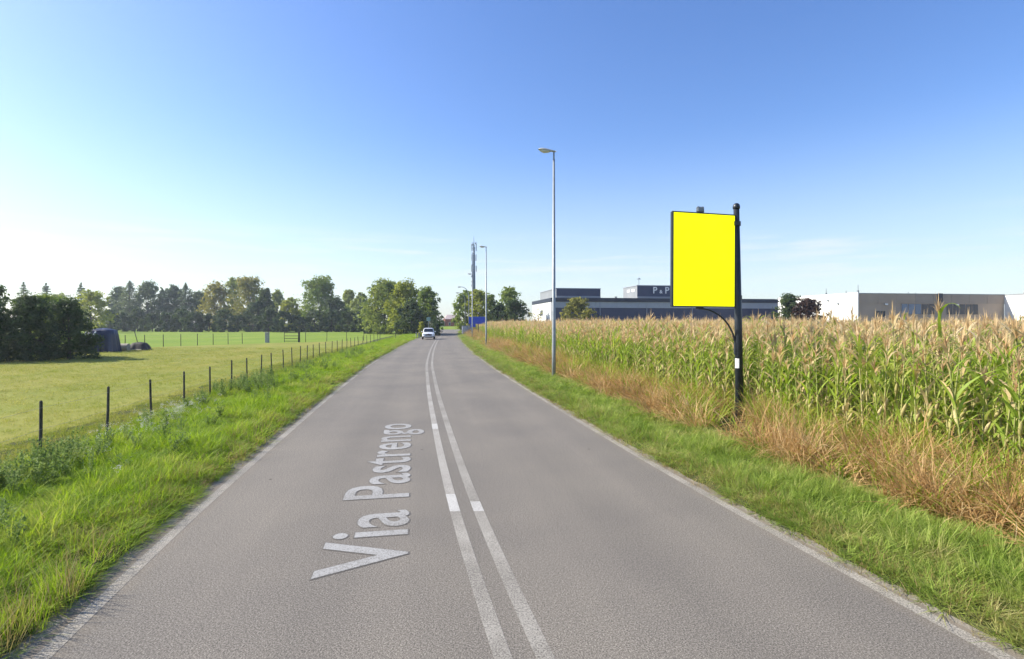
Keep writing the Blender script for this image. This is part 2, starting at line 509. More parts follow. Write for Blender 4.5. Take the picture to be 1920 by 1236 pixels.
# mown meadow on the left, brighter field beyond the far fence, ploughed soil under the maize
def sheet(name, pts, z, m):
    return tag(MB().add([(x, y, z) for x, y in pts], [tuple(range(len(pts)))]).build(name, m), kind="structure")
_md = np.linspace(-14, 64, 40)
_edge = [(float(XL(d) - 4.6), float(d)) for d in _md]
FFAR = [(-120.0, 38.0), (-37.5, 51.5), (-26.0, 67.0), (-16.5, 75.0)]     # line of the far fence
sheet("meadow", _edge + [(-15.6, 76)] + [(-26, 67.6), (-37.5, 52.0), (-120, 38.4), (-140, -14)], -0.012, G_MEADOW)
sheet("far_field", [(-16.0, 74.6), (-20.5, 130), (-27, 200), (-60, 212), (-160, 205), (-260, 170), (-260, 20), (-120, 37.9), (-37.5, 51.4), (-26, 66.9)], -0.030, G_FIELD)
sheet("maize_soil", [(float(XR(d) + 3.6), float(d)) for d in np.linspace(-12, 112, 40)] + [(95, 118), (110, -12)], -0.022, G_SOIL)

# lettering along the left lane
def road_text():
    cu = bpy.data.curves.new("lettering", 'FONT')
    cu.body = "Via Pastrengo"
    cu.size = 1.0
    cu.space_character = 1.05
    cu.resolution_u = 4
    def grab(offset):
        cu.offset = offset
        t = bpy.data.objects.new("lettering", cu)
        COL.objects.link(t)
        bpy.context.view_layer.update()
        me = bpy.data.meshes.new_from_object(t.evaluated_get(bpy.context.evaluated_depsgraph_get()))
        bpy.data.objects.remove(t)
        return me
    out = grab(0.011)
    rimm = grab(0.023)
    n = len(out.vertices); co = np.zeros(n * 3, np.float32); out.vertices.foreach_get("co", co); co = co.reshape(-1, 3)
    x0, x1 = co[:, 0].min(), co[:, 0].max()
    # baseline from (depth 5.25) to (depth 12.9); letters stand towards the left
    a = Vector((-1.05, 5.24, 0)); b = Vector((-2.46, 12.95, 0))
    u = (b - a).normalized(); v = Vector((-u.y, u.x, 0))
    sx = (b - a).length / (x1 - x0); sy = 1.27
    for me, z in ((rimm, 0.003), (out, 0.006)):
        n = len(me.vertices); c = np.zeros(n * 3, np.float32); me.vertices.foreach_get("co", c); c = c.reshape(-1, 3)
        P = np.zeros_like(c)
        X = (c[:, 0] - x0) * sx; Y = c[:, 1] * sy
        P[:, 0] = a.x + u.x * X + v.x * Y
        P[:, 1] = a.y + u.y * X + v.y * Y
        P[:, 2] = z
        me.vertices.foreach_set("co", P.ravel()); me.update()
    rimm.materials.clear(); out.materials.clear()
    link("lettering_rim", rimm, P_RIM, road)
    o = link("lettering", out, P_TEXT, road)
    o["label"] = "pale street name lettered along the left lane"
    bpy.data.curves.remove(cu)
road_text()

# ------------------------------------------------------------------ plants: prototypes scattered with geometry nodes
def blade(rg, base, az, length, width, lean, droop, segs=3, twist=0.0):
    """a tapering bent blade; returns verts, quads, tris"""
    V = []; fw = np.array([math.cos(az), math.sin(az), 0.0]); sd = np.array([-math.sin(az + twist), math.cos(az + twist), 0.0])
    p = np.array(base, float); ang = lean
    for i in range(segs + 1):
        t = i / segs
        wd = width * (1 - t) ** 0.7 * (0.75 + 0.5 * min(t * 3, 1) * (1 - t))
        if i < segs:
            V.append(p - sd * wd * 0.5); V.append(p + sd * wd * 0.5)
        else:
            V.append(p.copy())
        p = p + (fw * math.sin(ang) + np.array([0, 0, math.cos(ang)])) * (length / segs)
        ang += droop / segs
    q = [(2 * i, 2 * i + 1, 2 * i + 3, 2 * i + 2) for i in range(segs - 1)]
    m = 2 * (segs - 1)
    return V, q, [(m, m + 1, m + 2)]

class PB:
    def __init__(self): self.V = []; self.Q = []; self.T = []; self.MQ = []; self.MT = []
    def add(self, V, q, t, mi=0):
        n = len(self.V); self.V += [tuple(v) for v in V]
        self.Q += [tuple(n + i for i in f) for f in q]; self.MQ += [mi] * len(q)
        self.T += [tuple(n + i for i in f) for f in t]; self.MT += [mi] * len(t)
    def mesh(self, name, mats):
        me = np_mesh(name, np.array(self.V), self.Q, self.T)
        for m in mats: me.materials.append(m)
        if len(mats) > 1:
            me.polygons.foreach_set("material_index", np.array(self.MQ + self.MT, np.int32))
        return me

def tuft(seed, n, hmin, hmax, wid, spread, lean=(0.05, 0.55), droop=(0.2, 1.2), segs=3):
    rg = np.random.default_rng(seed); pb = PB()
    for _ in range(n):
        r = spread * math.sqrt(rg.random()); a = rg.random() * 6.283
        az = a + rg.normal(0, 0.9)
        pb.add(*blade(rg, (r * math.cos(a), r * math.sin(a), -0.02), az, rg.uniform(hmin, hmax), wid * rg.uniform(0.7, 1.3),
                      rg.uniform(*lean), rg.uniform(*droop), segs, rg.normal(0, 0.5)))
    return pb

def leafy(seed, n, h, leaf, spread):
    """a broad-leaved weed"""
    rg = np.random.default_rng(seed); pb = PB()
    for s in range(n):
        az = rg.random() * 6.283; hh = h * rg.uniform(0.5, 1.0); ln_ = rg.uniform(0, spread)
        top = np.array([math.cos(az) * ln_, math.sin(az) * ln_, hh])
        pb.add(*blade(rg, (0, 0, 0), az, hh, 0.008, math.atan2(ln_, hh), 0.1, 2))
        k = int(5 + hh / 0.022)
        for i in range(k):
            t = rg.uniform(0.2, 1.0); b = top * t; a2 = rg.random() * 6.283
            pb.add(*blade(rg, b, a2, leaf * rg.uniform(0.6, 1.2), leaf * 0.5, rg.uniform(0.5, 1.3), rg.uniform(0.3, 1.0), 3))
    return pb

M_GRASS = leaf_mat("verge_grass", [(0.12, (0.120, 0.185, 0.020)), (0.34, (0.210, 0.325, 0.032)), (0.55, (0.310, 0.425, 0.050)), (0.74, (0.41, 0.43, 0.10)), (0.90, (0.50, 0.39, 0.16))], 'object', 0.42, noise_scale=1.1)
M_GRASSR = leaf_mat("verge_grass_cool", [(0.12, (0.115, 0.175, 0.032)), (0.32, (0.205, 0.295, 0.048)), (0.52, (0.315, 0.405, 0.085)), (0.70, (0.44, 0.44, 0.15)), (0.88, (0.55, 0.46, 0.24))], 'object', 0.42, noise_scale=1.3)
M_EDGEG = leaf_mat("straw_grass", [(0.12, (0.17, 0.165, 0.045)), (0.40, (0.30, 0.245, 0.085)), (0.65, (0.42, 0.33, 0.15)), (0.9, (0.50, 0.41, 0.23))], 'object', 0.3, noise_scale=1.5)
M_MEADOW = leaf_mat("meadow_grass", [(0.12, (0.19, 0.25, 0.034)), (0.40, (0.275, 0.31, 0.055)), (0.65, (0.38, 0.36, 0.10)), (0.9, (0.50, 0.38, 0.15))], 'object', 0.36, noise_scale=0.35)
M_DRY = leaf_mat("dry_grass", [(0.10, (0.23, 0.135, 0.054)), (0.30, (0.38, 0.230, 0.095)), (0.54, (0.52, 0.345, 0.155)), (0.82, (0.70, 0.53, 0.31))], 'island', 0.32, noise_scale=1.2)
M_WEED = leaf_mat("tall_weed", [(0.10, (0.175, 0.260, 0.030)), (0.40, (0.285, 0.385, 0.048)), (0.65, (0.390, 0.440, 0.085)), (0.9, (0.52, 0.43, 0.17))], 'island', 0.42, noise_scale=0.9)
M_DARKW = leaf_mat("dark_weed", [(0.10, (0.115, 0.175, 0.050)), (0.5, (0.200, 0.280, 0.080)), (1.0, (0.32, 0.37, 0.14))], 'island', 0.38, spec=0.05)
M_FLOWER = leaf_mat("white_flower", [(0.0, (0.55, 0.53, 0.45)), (1.0, (0.74, 0.73, 0.66))], 'island', 0.2)
M_CORNL = leaf_mat("maize_leaf", [(0.08, (0.125, 0.210, 0.028)), (0.30, (0.215, 0.330, 0.040)), (0.52, (0.315, 0.425, 0.066)), (0.67, (0.43, 0.46, 0.11)), (0.80, (0.56, 0.47, 0.19)), (0.94, (0.65, 0.52, 0.29))], 'island', 0.45, 0.5, 1.2, 0.8, 0.2)
M_CORND = leaf_mat("maize_dry_leaf", [(0.08, (0.42, 0.32, 0.14)), (0.40, (0.54, 0.41, 0.20)), (0.7, (0.63, 0.50, 0.28)), (0.95, (0.70, 0.58, 0.37))], 'island', 0.38)
M_CORNS = leaf_mat("maize_stalk", [(0.0, (0.26, 0.31, 0.09)), (0.6, (0.38, 0.36, 0.15)), (1.0, (0.48, 0.40, 0.20))], 'object', 0.1)
M_TASSEL = leaf_mat("maize_tassel", [(0.0, (0.54, 0.37, 0.19)), (0.5, (0.64, 0.47, 0.26)), (1.0, (0.73, 0.57, 0.36))], 'object', 0.35)
M_HUSK = leaf_mat("maize_husk", [(0.0, (0.36, 0.36, 0.12)), (0.6, (0.50, 0.42, 0.20)), (1.0, (0.60, 0.48, 0.27))], 'object', 0.15)

PROTO = bpy.data.collections.new("prototypes")     # never linked to the scene: sources of the scattered plants only
def proto_col(name, meshes):
    c = bpy.data.collections.new(name)
    for i, me in enumerate(meshes):
        o = bpy.data.objects.new("%s_%02d" % (name, i), me)
        c.objects.link(o)
    return c

def scatter(name, label, cat, P, rot, scl, col, nvar, kind="stuff"):
    P = np.asarray(P, np.float32); n = len(P)
    me = bpy.data.meshes.new(name)
    me.vertices.add(n); me.vertices.foreach_set("co", P.ravel())
    a = me.attributes.new("rot", 'FLOAT_VECTOR', 'POINT'); a.data.foreach_set("vector", np.asarray(rot, np.float32).ravel())
    a = me.attributes.new("scl", 'FLOAT_VECTOR', 'POINT'); a.data.foreach_set("vector", np.asarray(scl, np.float32).ravel())
    a = me.attributes.new("idx", 'INT', 'POINT'); a.data.foreach_set("value", RNG.integers(0, nvar, n).astype(np.int32))
    o = link(name, me)
    tag(o, label, cat, kind=kind)
    ng = bpy.data.node_groups.new(name + "_scatter", 'GeometryNodeTree')
    ng.interface.new_socket("Geometry", in_out='INPUT', socket_type='NodeSocketGeometry')
    ng.interface.new_socket("Geometry", in_out='OUTPUT', socket_type='NodeSocketGeometry')
    N = ng.nodes; L = ng.links
    gi = N.new("NodeGroupInput"); go = N.new("NodeGroupOutput")
    iop = N.new("GeometryNodeInstanceOnPoints")
    ci = N.new("GeometryNodeCollectionInfo"); ci.inputs["Collection"].default_value = col
    ci.inputs["Separate Children"].default_value = True; ci.inputs["Reset Children"].default_value = True
    def attr(nm, t):
        x = N.new("GeometryNodeInputNamedAttribute"); x.data_type = t; x.inputs["Name"].default_value = nm
        return x.outputs["Attribute"]
    L.new(gi.outputs[0], iop.inputs["Points"]); L.new(ci.outputs[0], iop.inputs["Instance"])
    iop.inputs["Pick Instance"].default_value = True
    L.new(attr("idx", 'INT'), iop.inputs["Instance Index"])
    L.new(attr("rot", 'FLOAT_VECTOR'), iop.inputs["Rotation"])
    L.new(attr("scl", 'FLOAT_VECTOR'), iop.inputs["Scale"])
    L.new(iop.outputs[0], go.inputs[0])
    md = o.modifiers.new("scatter", 'NODES'); md.node_group = ng
    return o

def along(side, o0, o1, d0, d1, dens, falloff=None, clump=0.0, cs=1.3):
    """random points in a strip beside the road; dens per square metre, thinned by clump noise"""
    area = (o1 - o0) * (d1 - d0)
    n = int(area * dens)
    d = RNG.uniform(d0, d1, n); o = RNG.uniform(o0, o1, n)
    if clump:
        v = vnoise(d * cs, o * cs * 1.5 + 17 * side)
        k = RNG.random(n) < (1 - clump) + clump * np.clip((v - 0.35) * 4, 0, 1)
        d, o = d[k], o[k]
    x = (XL(d) if side < 0 else XR(d)) + side * o * CS
    return x, d, o

_NT = np.random.default_rng(5).random((64, 64))
def vnoise(x, y):
    """smooth value noise, 0..1"""
    x = np.asarray(x, float); y = np.asarray(y, float)
    xi = np.floor(x).astype(int); yi = np.floor(y).astype(int); fx = x - xi; fy = y - yi
    fx = fx * fx * (3 - 2 * fx); fy = fy * fy * (3 - 2 * fy)
    g = lambda i, j: _NT[i % 64, j % 64]
    return (g(xi, yi) * (1 - fx) + g(xi + 1, yi) * fx) * (1 - fy) + (g(xi, yi + 1) * (1 - fx) + g(xi + 1, yi + 1) * fx) * fy

def rots(n, tilt=0.12):
    return np.stack([RNG.normal(0, tilt, n), RNG.normal(0, tilt, n), RNG.uniform(0, 6.283, n)], 1)

def build_scatter(name, label, cat, parts, col, nvar, tilt=0.12):
    """parts: list of (x, y, z, scale_xy, scale_z) arrays"""
    X = np.concatenate([p[0] for p in parts]); Y = np.concatenate([p[1] for p in parts]); Z = np.concatenate([p[2] for p in parts])
    SX = np.concatenate([p[3] for p in parts]); SZ = np.concatenate([p[4] for p in parts])
    return scatter(name, label, cat, np.stack([X, Y, Z], 1), rots(len(X), tilt), np.stack([SX, SX, SZ], 1), col, nvar)

GC = proto_col("grass_source", [tuft(100 + i, 30, 0.07 + 0.02 * i, 0.20 + 0.05 * i, 0.0085, 0.085, (0.1, 1.0), (0.3, 1.7)).mesh("grass_tuft", [M_GRASS]) for i in range(5)])
GCR = proto_col("grass_right_source", [tuft(130 + i, 30, 0.08 + 0.02 * i, 0.20 + 0.05 * i, 0.0085, 0.085, (0.1, 0.95), (0.3, 1.7)).mesh("grass_tuft", [M_GRASSR]) for i in range(5)])
SC_ = proto_col("straw_source", [tuft(160 + i, 22, 0.05, 0.17, 0.006, 0.08, (0.2, 1.1), (0.2, 1.2)).mesh("straw_tuft", [M_EDGEG]) for i in range(4)])
MC = proto_col("meadow_source", [tuft(200 + i, 30, 0.03, 0.085, 0.007, 0.14, (0.1, 1.0), (0.2, 1.0), 2).mesh("meadow_tuft", [M_MEADOW]) for i in range(4)])
DC = proto_col("dry_source", [tuft(300 + i, 34, 0.40, 1.0, 0.015, 0.18, (0.02, 0.6), (0.5, 2.8), 6).mesh("dry_tuft", [M_DRY]) for i in range(5)])
WC = proto_col("weed_source", [tuft(400 + i, 20, 0.6, 1.25, 0.026, 0.14, (0.02, 0.38), (0.5, 1.9), 5).mesh("weed_tuft", [M_WEED]) for i in range(5)])
LC = proto_col("leafy_source", [leafy(500 + i, 12, 0.40, 0.042, 0.16).mesh("leafy_weed", [M_DARKW]) for i in range(4)])

def flower(seed):
    rg = np.random.default_rng(seed); pb = PB()
    for s in range(8):
        az = rg.random() * 6.283; hh = rg.uniform(0.22, 0.46); l = rg.uniform(0.02, 0.14)
        pb.add(*blade(rg, (0, 0, 0), az, hh, 0.006, math.atan2(l, hh), 0.05, 2), 1)
        c = np.array([math.cos(az) * l, math.sin(az) * l, hh * 0.97])
        for k in range(9):
            q = c + rg.normal(0, 0.016, 3); s_ = 0.0065
            a = rg.normal(0, 1, 3); a /= np.linalg.norm(a); b = np.cross(a, rg.normal(0, 1, 3)); b /= np.linalg.norm(b)
            pb.add([q - a * s_, q - b * s_, q + a * s_, q + b * s_], [(0, 1, 2, 3)], [], 0)
    return pb
FC = proto_col("flower_source", [flower(600 + i).mesh("flower_stems", [M_FLOWER, M_GRASS]) for i in range(3)])

def grass_parts(side, o0, o1, bands, zf, hs, clump=0.35):
    out = []
    for d0, d1, dens, sxy in bands:
        x, d, o = along(side, o0, o1, d0, d1, dens, clump=clump)
        v = vnoise(d * 0.9 + 3, o * 1.4 + 9)
        edge = np.clip((o - o0) / 0.5, 0.25, 1)
        v2 = vnoise(d * 2.7 + 30, o * 3.1 + 2)
        s = hs * (0.35 + 0.8 * v + 0.75 * v2 ** 2) * RNG.uniform(0.65, 1.35, len(d)) * (0.5 + 0.5 * edge)
        out.append((x, d, zf(o) - 0.005, np.full(len(d), sxy) * RNG.uniform(0.85, 1.2, len(d)), s))
    return out
BANDS = [(1.5, 9, 210, 1.0), (9, 18, 130, 1.2), (18, 36, 60, 1.7), (36, 80, 24, 2.6), (80, 150, 9, 4.0)]
build_scatter("verge_grass", "tufty bright green grass on the verge left of the road", "grass",
              grass_parts(-1, 0.27, 3.7, BANDS, zl, 0.72), GC, 5)
build_scatter("verge_grass", "green grass on the verge between the road and the dry brown grass", "grass",
              grass_parts(1, 0.20, 2.3, BANDS, zr, 0.82), GCR, 5)
build_scatter("straw_grass", "short straw-coloured grass along the left rim of the road", "grass",
              [(x, d, z, s, h) for x, d, z, s, h in grass_parts(-1, 0.20, 0.95, [(1.5, 9, 150, 1.0), (9, 25, 80, 1.4), (25, 70, 30, 2.2)], zl, 1.5, 0.5)], SC_, 4)
build_scatter("straw_grass", "short straw-coloured grass along the right rim of the road", "grass",
              [(x, d, z, s, h) for x, d, z, s, h in grass_parts(1, 0.10, 0.75, [(1.5, 9, 170, 1.0), (9, 25, 90, 1.4), (25, 70, 30, 2.2)], zr, 1.5, 0.45)], SC_, 4)

_ts = []
n = 64; d = np.concatenate([RNG.normal(4.60, 0.16, 26), RNG.normal(4.05, 0.14, 18), RNG.uniform(3, 12, n - 44)]); o = RNG.uniform(0.20, 0.45, n)
_ts.append((XL(d) - o * CS, d, zl(o), RNG.uniform(0.8, 1.1, n), RNG.uniform(0.75, 1.45, n)))
TC = proto_col("stem_source", [tuft(640 + i, 9, 0.25, 0.48, 0.007, 0.05, (0.05, 0.4), (0.1, 0.8), 4).mesh("stem_tuft", [M_EDGEG if i == 1 else M_GRASS]) for i in range(3)])
build_scatter("grass_stems", "taller grass stems leaning over the left edge line near the camera", "grass", _ts, TC, 3)

# mown meadow beyond the left verge
_mp = []
for d0, d1, dens, s in [(3, 14, 75, 1.0), (14, 30, 40, 1.4), (30, 55, 16, 2.2)]:
    x, d, o = along(-1, 2.9, 5.6, d0, d1, dens)
    _mp.append((x, d, zl(o) - 0.002, np.full(len(d), s) * RNG.uniform(0.8, 1.2, len(d)), (1.0 + 1.6 * vnoise(d * 1.2, o * 1.2)) * RNG.uniform(0.7, 1.3, len(d)) * np.clip((6.2 - o) / 2.2, 0.5, 1.3)))
for d0, d1, w1, dens, s in [(4, 16, 16, 42, 1.1), (16, 30, 26, 22, 1.6), (30, 52, 42, 9, 2.6)]:
    n = int((d1 - d0) * w1 * dens)
    d = RNG.uniform(d0, d1, n); o = 2.7 + w1 * RNG.random(n)
    x = XL(d) - o * CS
    k = x > -37 - 0.1 * d
    d, o, x = d[k], o[k], x[k]
    v = vnoise(d * 0.5, x * 0.5)
    nearfence = np.clip(1 - (o - 3.0) / 1.6, 0, 1)
    _mp.append((x, d, np.where(o < 6, zl(np.minimum(o, 6)), -0.02) - 0.002, np.full(len(d), s) * RNG.uniform(0.8, 1.2, len(d)), (0.55 + 0.8 * v + 2.2 * nearfence) * RNG.uniform(0.7, 1.3, len(d))))
build_scatter("meadow_grass", "short mown yellow-green grass of the meadow behind the post fence", "grass", _mp, MC, 4, 0.2)

# broad-leaved weeds and white flowers on the left verge
_lw = []
x, d, o = along(-1, 1.2, 3.6, 3, 45, 2.6, clump=0.9, cs=0.5)
_lw.append((x, d, zl(o), RNG.uniform(0.8, 1.4, len(d)), RNG.uniform(0.6, 1.25, len(d))))
n = 60; d = RNG.uniform(5.0, 8.8, n); o = RNG.uniform(2.3, 3.6, n)
_lw.append((XL(d) - o * CS, d, zl(o), RNG.uniform(0.9, 1.4, n), RNG.uniform(0.8, 1.4, n)))
n = 34; d = RNG.normal(18.5, 1.4, n); o = RNG.normal(3.0, 0.4, n)
_lw.append((XL(d) - o * CS, d, zl(o), RNG.uniform(1.0, 1.7, n), RNG.uniform(1.0, 1.7, n)))
build_scatter("leafy_weeds", "dark leafy weeds among the grass of the left verge", "weeds", _lw, LC, 4)
_fl = []
for cx, cy, sx, sy, n in [(-8.15, 12.6, 0.30, 0.9, 30), (-7.55, 10.6, 0.25, 0.45, 10), (-6.2, 8.3, 0.5, 1.0, 3)]:
    x = RNG.normal(cx, sx, n); y = RNG.normal(cy, sy, n)
    _fl.append((x, y, np.full(n, 0.05), RNG.uniform(0.9, 1.3, n), RNG.uniform(0.8, 1.15, n)))
build_scatter("white_wildflowers", "patch of small white wildflowers on the left verge near the fence", "wildflowers", _fl, FC, 3)

# dry brown grass along the maize
def foot_gap(x, d):
    """trodden ground round the billboard post and on its road side"""
    return (np.abs(x - 5.30 + (12.8 - d) * -0.43 * -1.0) < 0.42) & (d > 11.0) & (d < 13.1) | (np.hypot(x - 5.47, d - 12.8) < 0.55)
_dr = []
for d0, d1, dens, s in [(2, 12, 46, 1.0), (12, 26, 26, 1.25), (26, 60, 12, 1.9), (60, 118, 5, 2.8)]:
    x, d, o = along(1, 1.35, 4.1, d0, d1, dens)
    lim = 1.60 + 0.70 * vnoise(d * 0.45 + 5, d * 0 + 2.3) + 0.25 * vnoise(d * 2.1, d * 0 + 7)
    k = (o > lim) & (RNG.random(len(d)) < 0.10 + 1.8 * np.clip(vnoise(d * 0.75, o * 0.9 + 31) - 0.25, 0, 1))
    gap = (np.hypot(x - 4.75, (d - 13.3) * 0.8) < 0.55) | foot_gap(x, d)
    k &= ~gap
    x, d, o = x[k], d[k], o[k]
    sz = (0.42 + 0.75 * vnoise(d * 0.7 + 11, o * 0.8)) * RNG.uniform(0.8, 1.2, len(d)) * np.clip((o - 1.2) / 1.2, 0.45, 1.0)
    _dr.append((x, d, zr(o), s * RNG.uniform(0.85, 1.25, len(d)), sz * 1.38))
build_scatter("dry_grass", "tall dry reddish-brown grass between the green verge and the maize", "grass", _dr, DC, 5, 0.3)
_tw = []
for d0, d1, dens, s in [(2, 14, 15, 1.0), (14, 30, 11, 1.2), (30, 60, 5, 1.7), (60, 110, 2, 2.5)]:
    x, d, o = along(1, 2.2, 4.4, d0, d1, dens)
    k = RNG.random(len(d)) < (0.15 + 1.2 * vnoise(d * 0.55 + 40, o * 0.6 + 3)) * np.clip((o - 1.7) / 1.4, 0.2, 1)
    k &= ~foot_gap(x, d)
    x, d, o = x[k], d[k], o[k]
    _tw.append((x, d, zr(o), s * RNG.uniform(0.85, 1.2, len(d)), RNG.uniform(0.6, 1.25, len(d)) * np.clip((o - 1.2) / 1.8, 0.5, 1)))
build_scatter("tall_green_weeds", "tall green grassy weeds at the foot of the maize", "weeds", _tw, WC, 5, 0.12)

# ------------------------------------------------------------------ maize
def corn_parts(seed, H0):
    """parts of one plant: list of (name, material, PB)"""
    rg = np.random.default_rng(seed); parts = []
    lean = rg.normal(0, 0.03, 2); hs = H0 * 0.86
    pth = [np.array([lean[0] * z, lean[1] * z, z]) for z in np.linspace(0, hs, 5)]
    mb = MB().tube([Vector(p) for p in pth], [0.016, 0.015, 0.013, 0.010, 0.007], 5, False)
    st = PB(); st.add(mb.v, mb.f, []); parts.append(("stalk", M_CORNS, st))
    base = rg.random() * 6.283; n = 14
    for i in range(n):
        z = 0.30 + (hs - 0.38) * i / (n - 1)
        az = base + math.pi * i + rg.normal(0, 0.45)
        L = rg.uniform(0.55, 0.85) * (0.75 + 0.35 * math.sin(math.pi * (i + 1) / (n + 1)))
        wd = rg.uniform(0.040, 0.064)
        lf = PB()
        lf.add(*blade(rg, (lean[0] * z, lean[1] * z, z), az, L, wd, rg.uniform(0.15, 0.60), rg.uniform(0.6, 2.4), 6, rg.normal(0, 0.5)))
        dry = (i >= n - 3 and rg.random() < 0.55) or rg.random() < 0.09
        parts.append(("leaf", M_CORND if dry else M_CORNL, lf))
    ts = PB(); top = np.array([lean[0] * hs, lean[1] * hs, hs - 0.04])
    ts.add(*blade(rg, top, rg.random() * 6.283, H0 * 0.17, 0.030, 0.03, 0.15, 3))
    ts.add(*blade(rg, top, rg.random() * 6.283 + 1.5, H0 * 0.17, 0.022, 0.03, 0.15, 3))
    for k in range(13):
        ts.add(*blade(rg, top + np.array([0, 0, rg.uniform(0.02, 0.12)]), rg.random() * 6.283, rg.uniform(0.16, 0.28), 0.020, rg.uniform(0.15, 0.6), rg.uniform(0.2, 0.9), 3))
    parts.append(("tassel", M_TASSEL, ts))
    ez = rg.uniform(0.85, 1.1); ea = base + 1.57
    d0 = np.array([math.cos(ea), math.sin(ea), 0]) * math.sin(0.35) + np.array([0, 0, math.cos(0.35)])
    eb = np.array([lean[0] * ez, lean[1] * ez, ez]) + d0 * 0.02
    mb = MB().tube([Vector(eb + d0 * t * 0.24) for t in (0, .2, .5, .8, 1)], [0.012, 0.028, 0.030, 0.020, 0.004], 6, False)
    er = PB(); er.add(mb.v, mb.f, []); parts.append(("ear", M_HUSK, er))
    return parts

CORN_H = [2.52, 2.40, 2.62, 2.30, 2.48, 2.56]
CORN = [corn_parts(900 + i, h) for i, h in enumerate(CORN_H)]
CORN_MESH = []      # part meshes, shared by all the plants built one by one
for ps in CORN:
    CORN_MESH.append([(nm, pb.mesh("maize_" + nm, [m])) for nm, m, pb in ps])
def merged(ps):
    pb = PB(); order = [M_CORNS, M_CORNL, M_TASSEL, M_HUSK, M_CORND]
    for nm, m, p in ps:
        pb.add(p.V, p.Q, p.T, order.index(m))
    return pb.mesh("maize_whole", order)
CC = proto_col("maize_source", [merged(ps) for ps in CORN])

FIELD0 = 3.75        # field edge, metres from the right edge line
_cp = []; front = []
row = 0
for o in np.arange(FIELD0, 100, 0.75):
    if o < 6.5: st, s = 0.165, 1.0
    elif o < 10: st, s = 0.19, 1.0
    elif o < 22: st, s = 0.30, 1.05
    elif o < 45: st, s = 0.5, 1.2
    else: st, s = 0.8, 1.5
    d = np.arange(-8 if o < 25 else 20, 114, st)
    d = d + RNG.normal(0, st * 0.25, len(d))
    x = XR(d) + o * CS + RNG.normal(0, 0.07, len(d))
    k = (x < 0.99 * np.maximum(d, 0) + 9) & (RNG.random(len(d)) < 0.94)
    # a gap round the billboard post
    k &= np.hypot(x - 5.45, d - 12.8) > 0.5
    d, x = d[k], x[k]
    sz = RNG.normal(1.0, 0.065, len(d)) * (0.97 + 0.07 * vnoise(d * 0.15, x * 0.15))
    if row == 0: sz *= RNG.uniform(0.72, 1.0, len(d))
    if row == 1: sz *= RNG.uniform(0.86, 1.0, len(d))
    if row < 2:
        near = (d > 4.5) & (d < 31.5) & (x < 0.97 * d + 0.4)
        front += [(float(a), float(b), float(c)) for a, b, c in zip(x[near], d[near], sz[near])]
        d, x, sz = d[~near], x[~near], sz[~near]
    _cp.append((x, d, np.full(len(d), -0.02), np.full(len(d), s) * RNG.uniform(0.9, 1.15, len(d)), sz))
    row += 1
build_scatter("maize_field", "wide field of ripening maize with tan tassels right of the road", "maize", _cp, CC, 6, 0.05)

front.sort(key=lambda t: t[1])
rgf = random.Random(3)
if len(front) > 300:
    extra = front[300:]; front = front[:300]
else:
    extra = []
if extra:
    e = np.array(extra)
    build_scatter("maize_edge", "far stretch of the maize field's roadside rows", "maize",
                  [(e[:, 0], e[:, 1], np.full(len(e), -0.02), np.full(len(e), 1.0), e[:, 2])], CC, 6, 0.05)
for x, y, s in front:
    t = empty("maize_plant", (x, y, -0.02), rgf.uniform(0, 6.283))
    t.rotation_euler = (rgf.gauss(0, 0.05), rgf.gauss(0, 0.05), rgf.uniform(0, 6.283))
    t.scale = (1.0, 1.0, s)
    tag(t, "ripening maize plant in the two front rows beside the dry brown grass", "maize plant", "maize plants in the two rows nearest the road")
    for nm, me in CORN_MESH[rgf.randrange(len(CORN_MESH))]:
        o = bpy.data.objects.new(nm, me); COL.objects.link(o); o.parent = t

# ------------------------------------------------------------------ trees and shrubs
def crown_mesh(name, lobes, leaf, nsub, nleaf, seed, sub_r=0.42, flat=1.0):
    """lobes: (cx, cy, cz, r). Leaf faces in small clumps spread over and through every lobe."""
    rg = np.random.default_rng(seed)
    P = []; N = []
    for cx, cy, cz, r in lobes:
        k = max(4, int(nsub))
        u = rg.normal(0, 1, (k, 3)); u /= np.linalg.norm(u, axis=1)[:, None]
        rad = r * rg.uniform(0.35, 1.30, k) ** 0.7
        sc = np.array([cx, cy, cz]) + u * rad[:, None] * np.array([1, 1, flat])
        for s, uu in zip(sc, u):
            m = max(3, int(nleaf * rg.uniform(0.6, 1.4)))
            sr = r * sub_r * rg.uniform(0.6, 1.25)
            q = rg.normal(0, 0.5, (m, 3)) * sr * np.array([1, 1, 0.75])
            P.append(s + q)
            nn = uu * 0.7 + q / (sr + 1e-6) * 0.5 + rg.normal(0, 0.55, (m, 3)) + np.array([0, 0, 0.25])
            N.append(nn / (np.linalg.norm(nn, axis=1)[:, None] + 1e-9))
    P = np.concatenate(P); N = np.concatenate(N); n = len(P)
    t = np.cross(N, rg.normal(0, 1, (n, 3))); t /= np.linalg.norm(t, axis=1)[:, None] + 1e-9
    b = np.cross(N, t)
    L = (leaf * rg.uniform(0.65, 1.5, n))[:, None]; W = L * rg.uniform(0.5, 0.85, n)[:, None]
    V = np.stack([P - t * L * 0.5, P - b * W * 0.5 + N * L * 0.08, P + t * L * 0.5, P + b * W * 0.5 + N * L * 0.08], 1).reshape(-1, 3)
    q = np.arange(4 * n).reshape(-1, 4)
    return np_mesh(name, V, q)

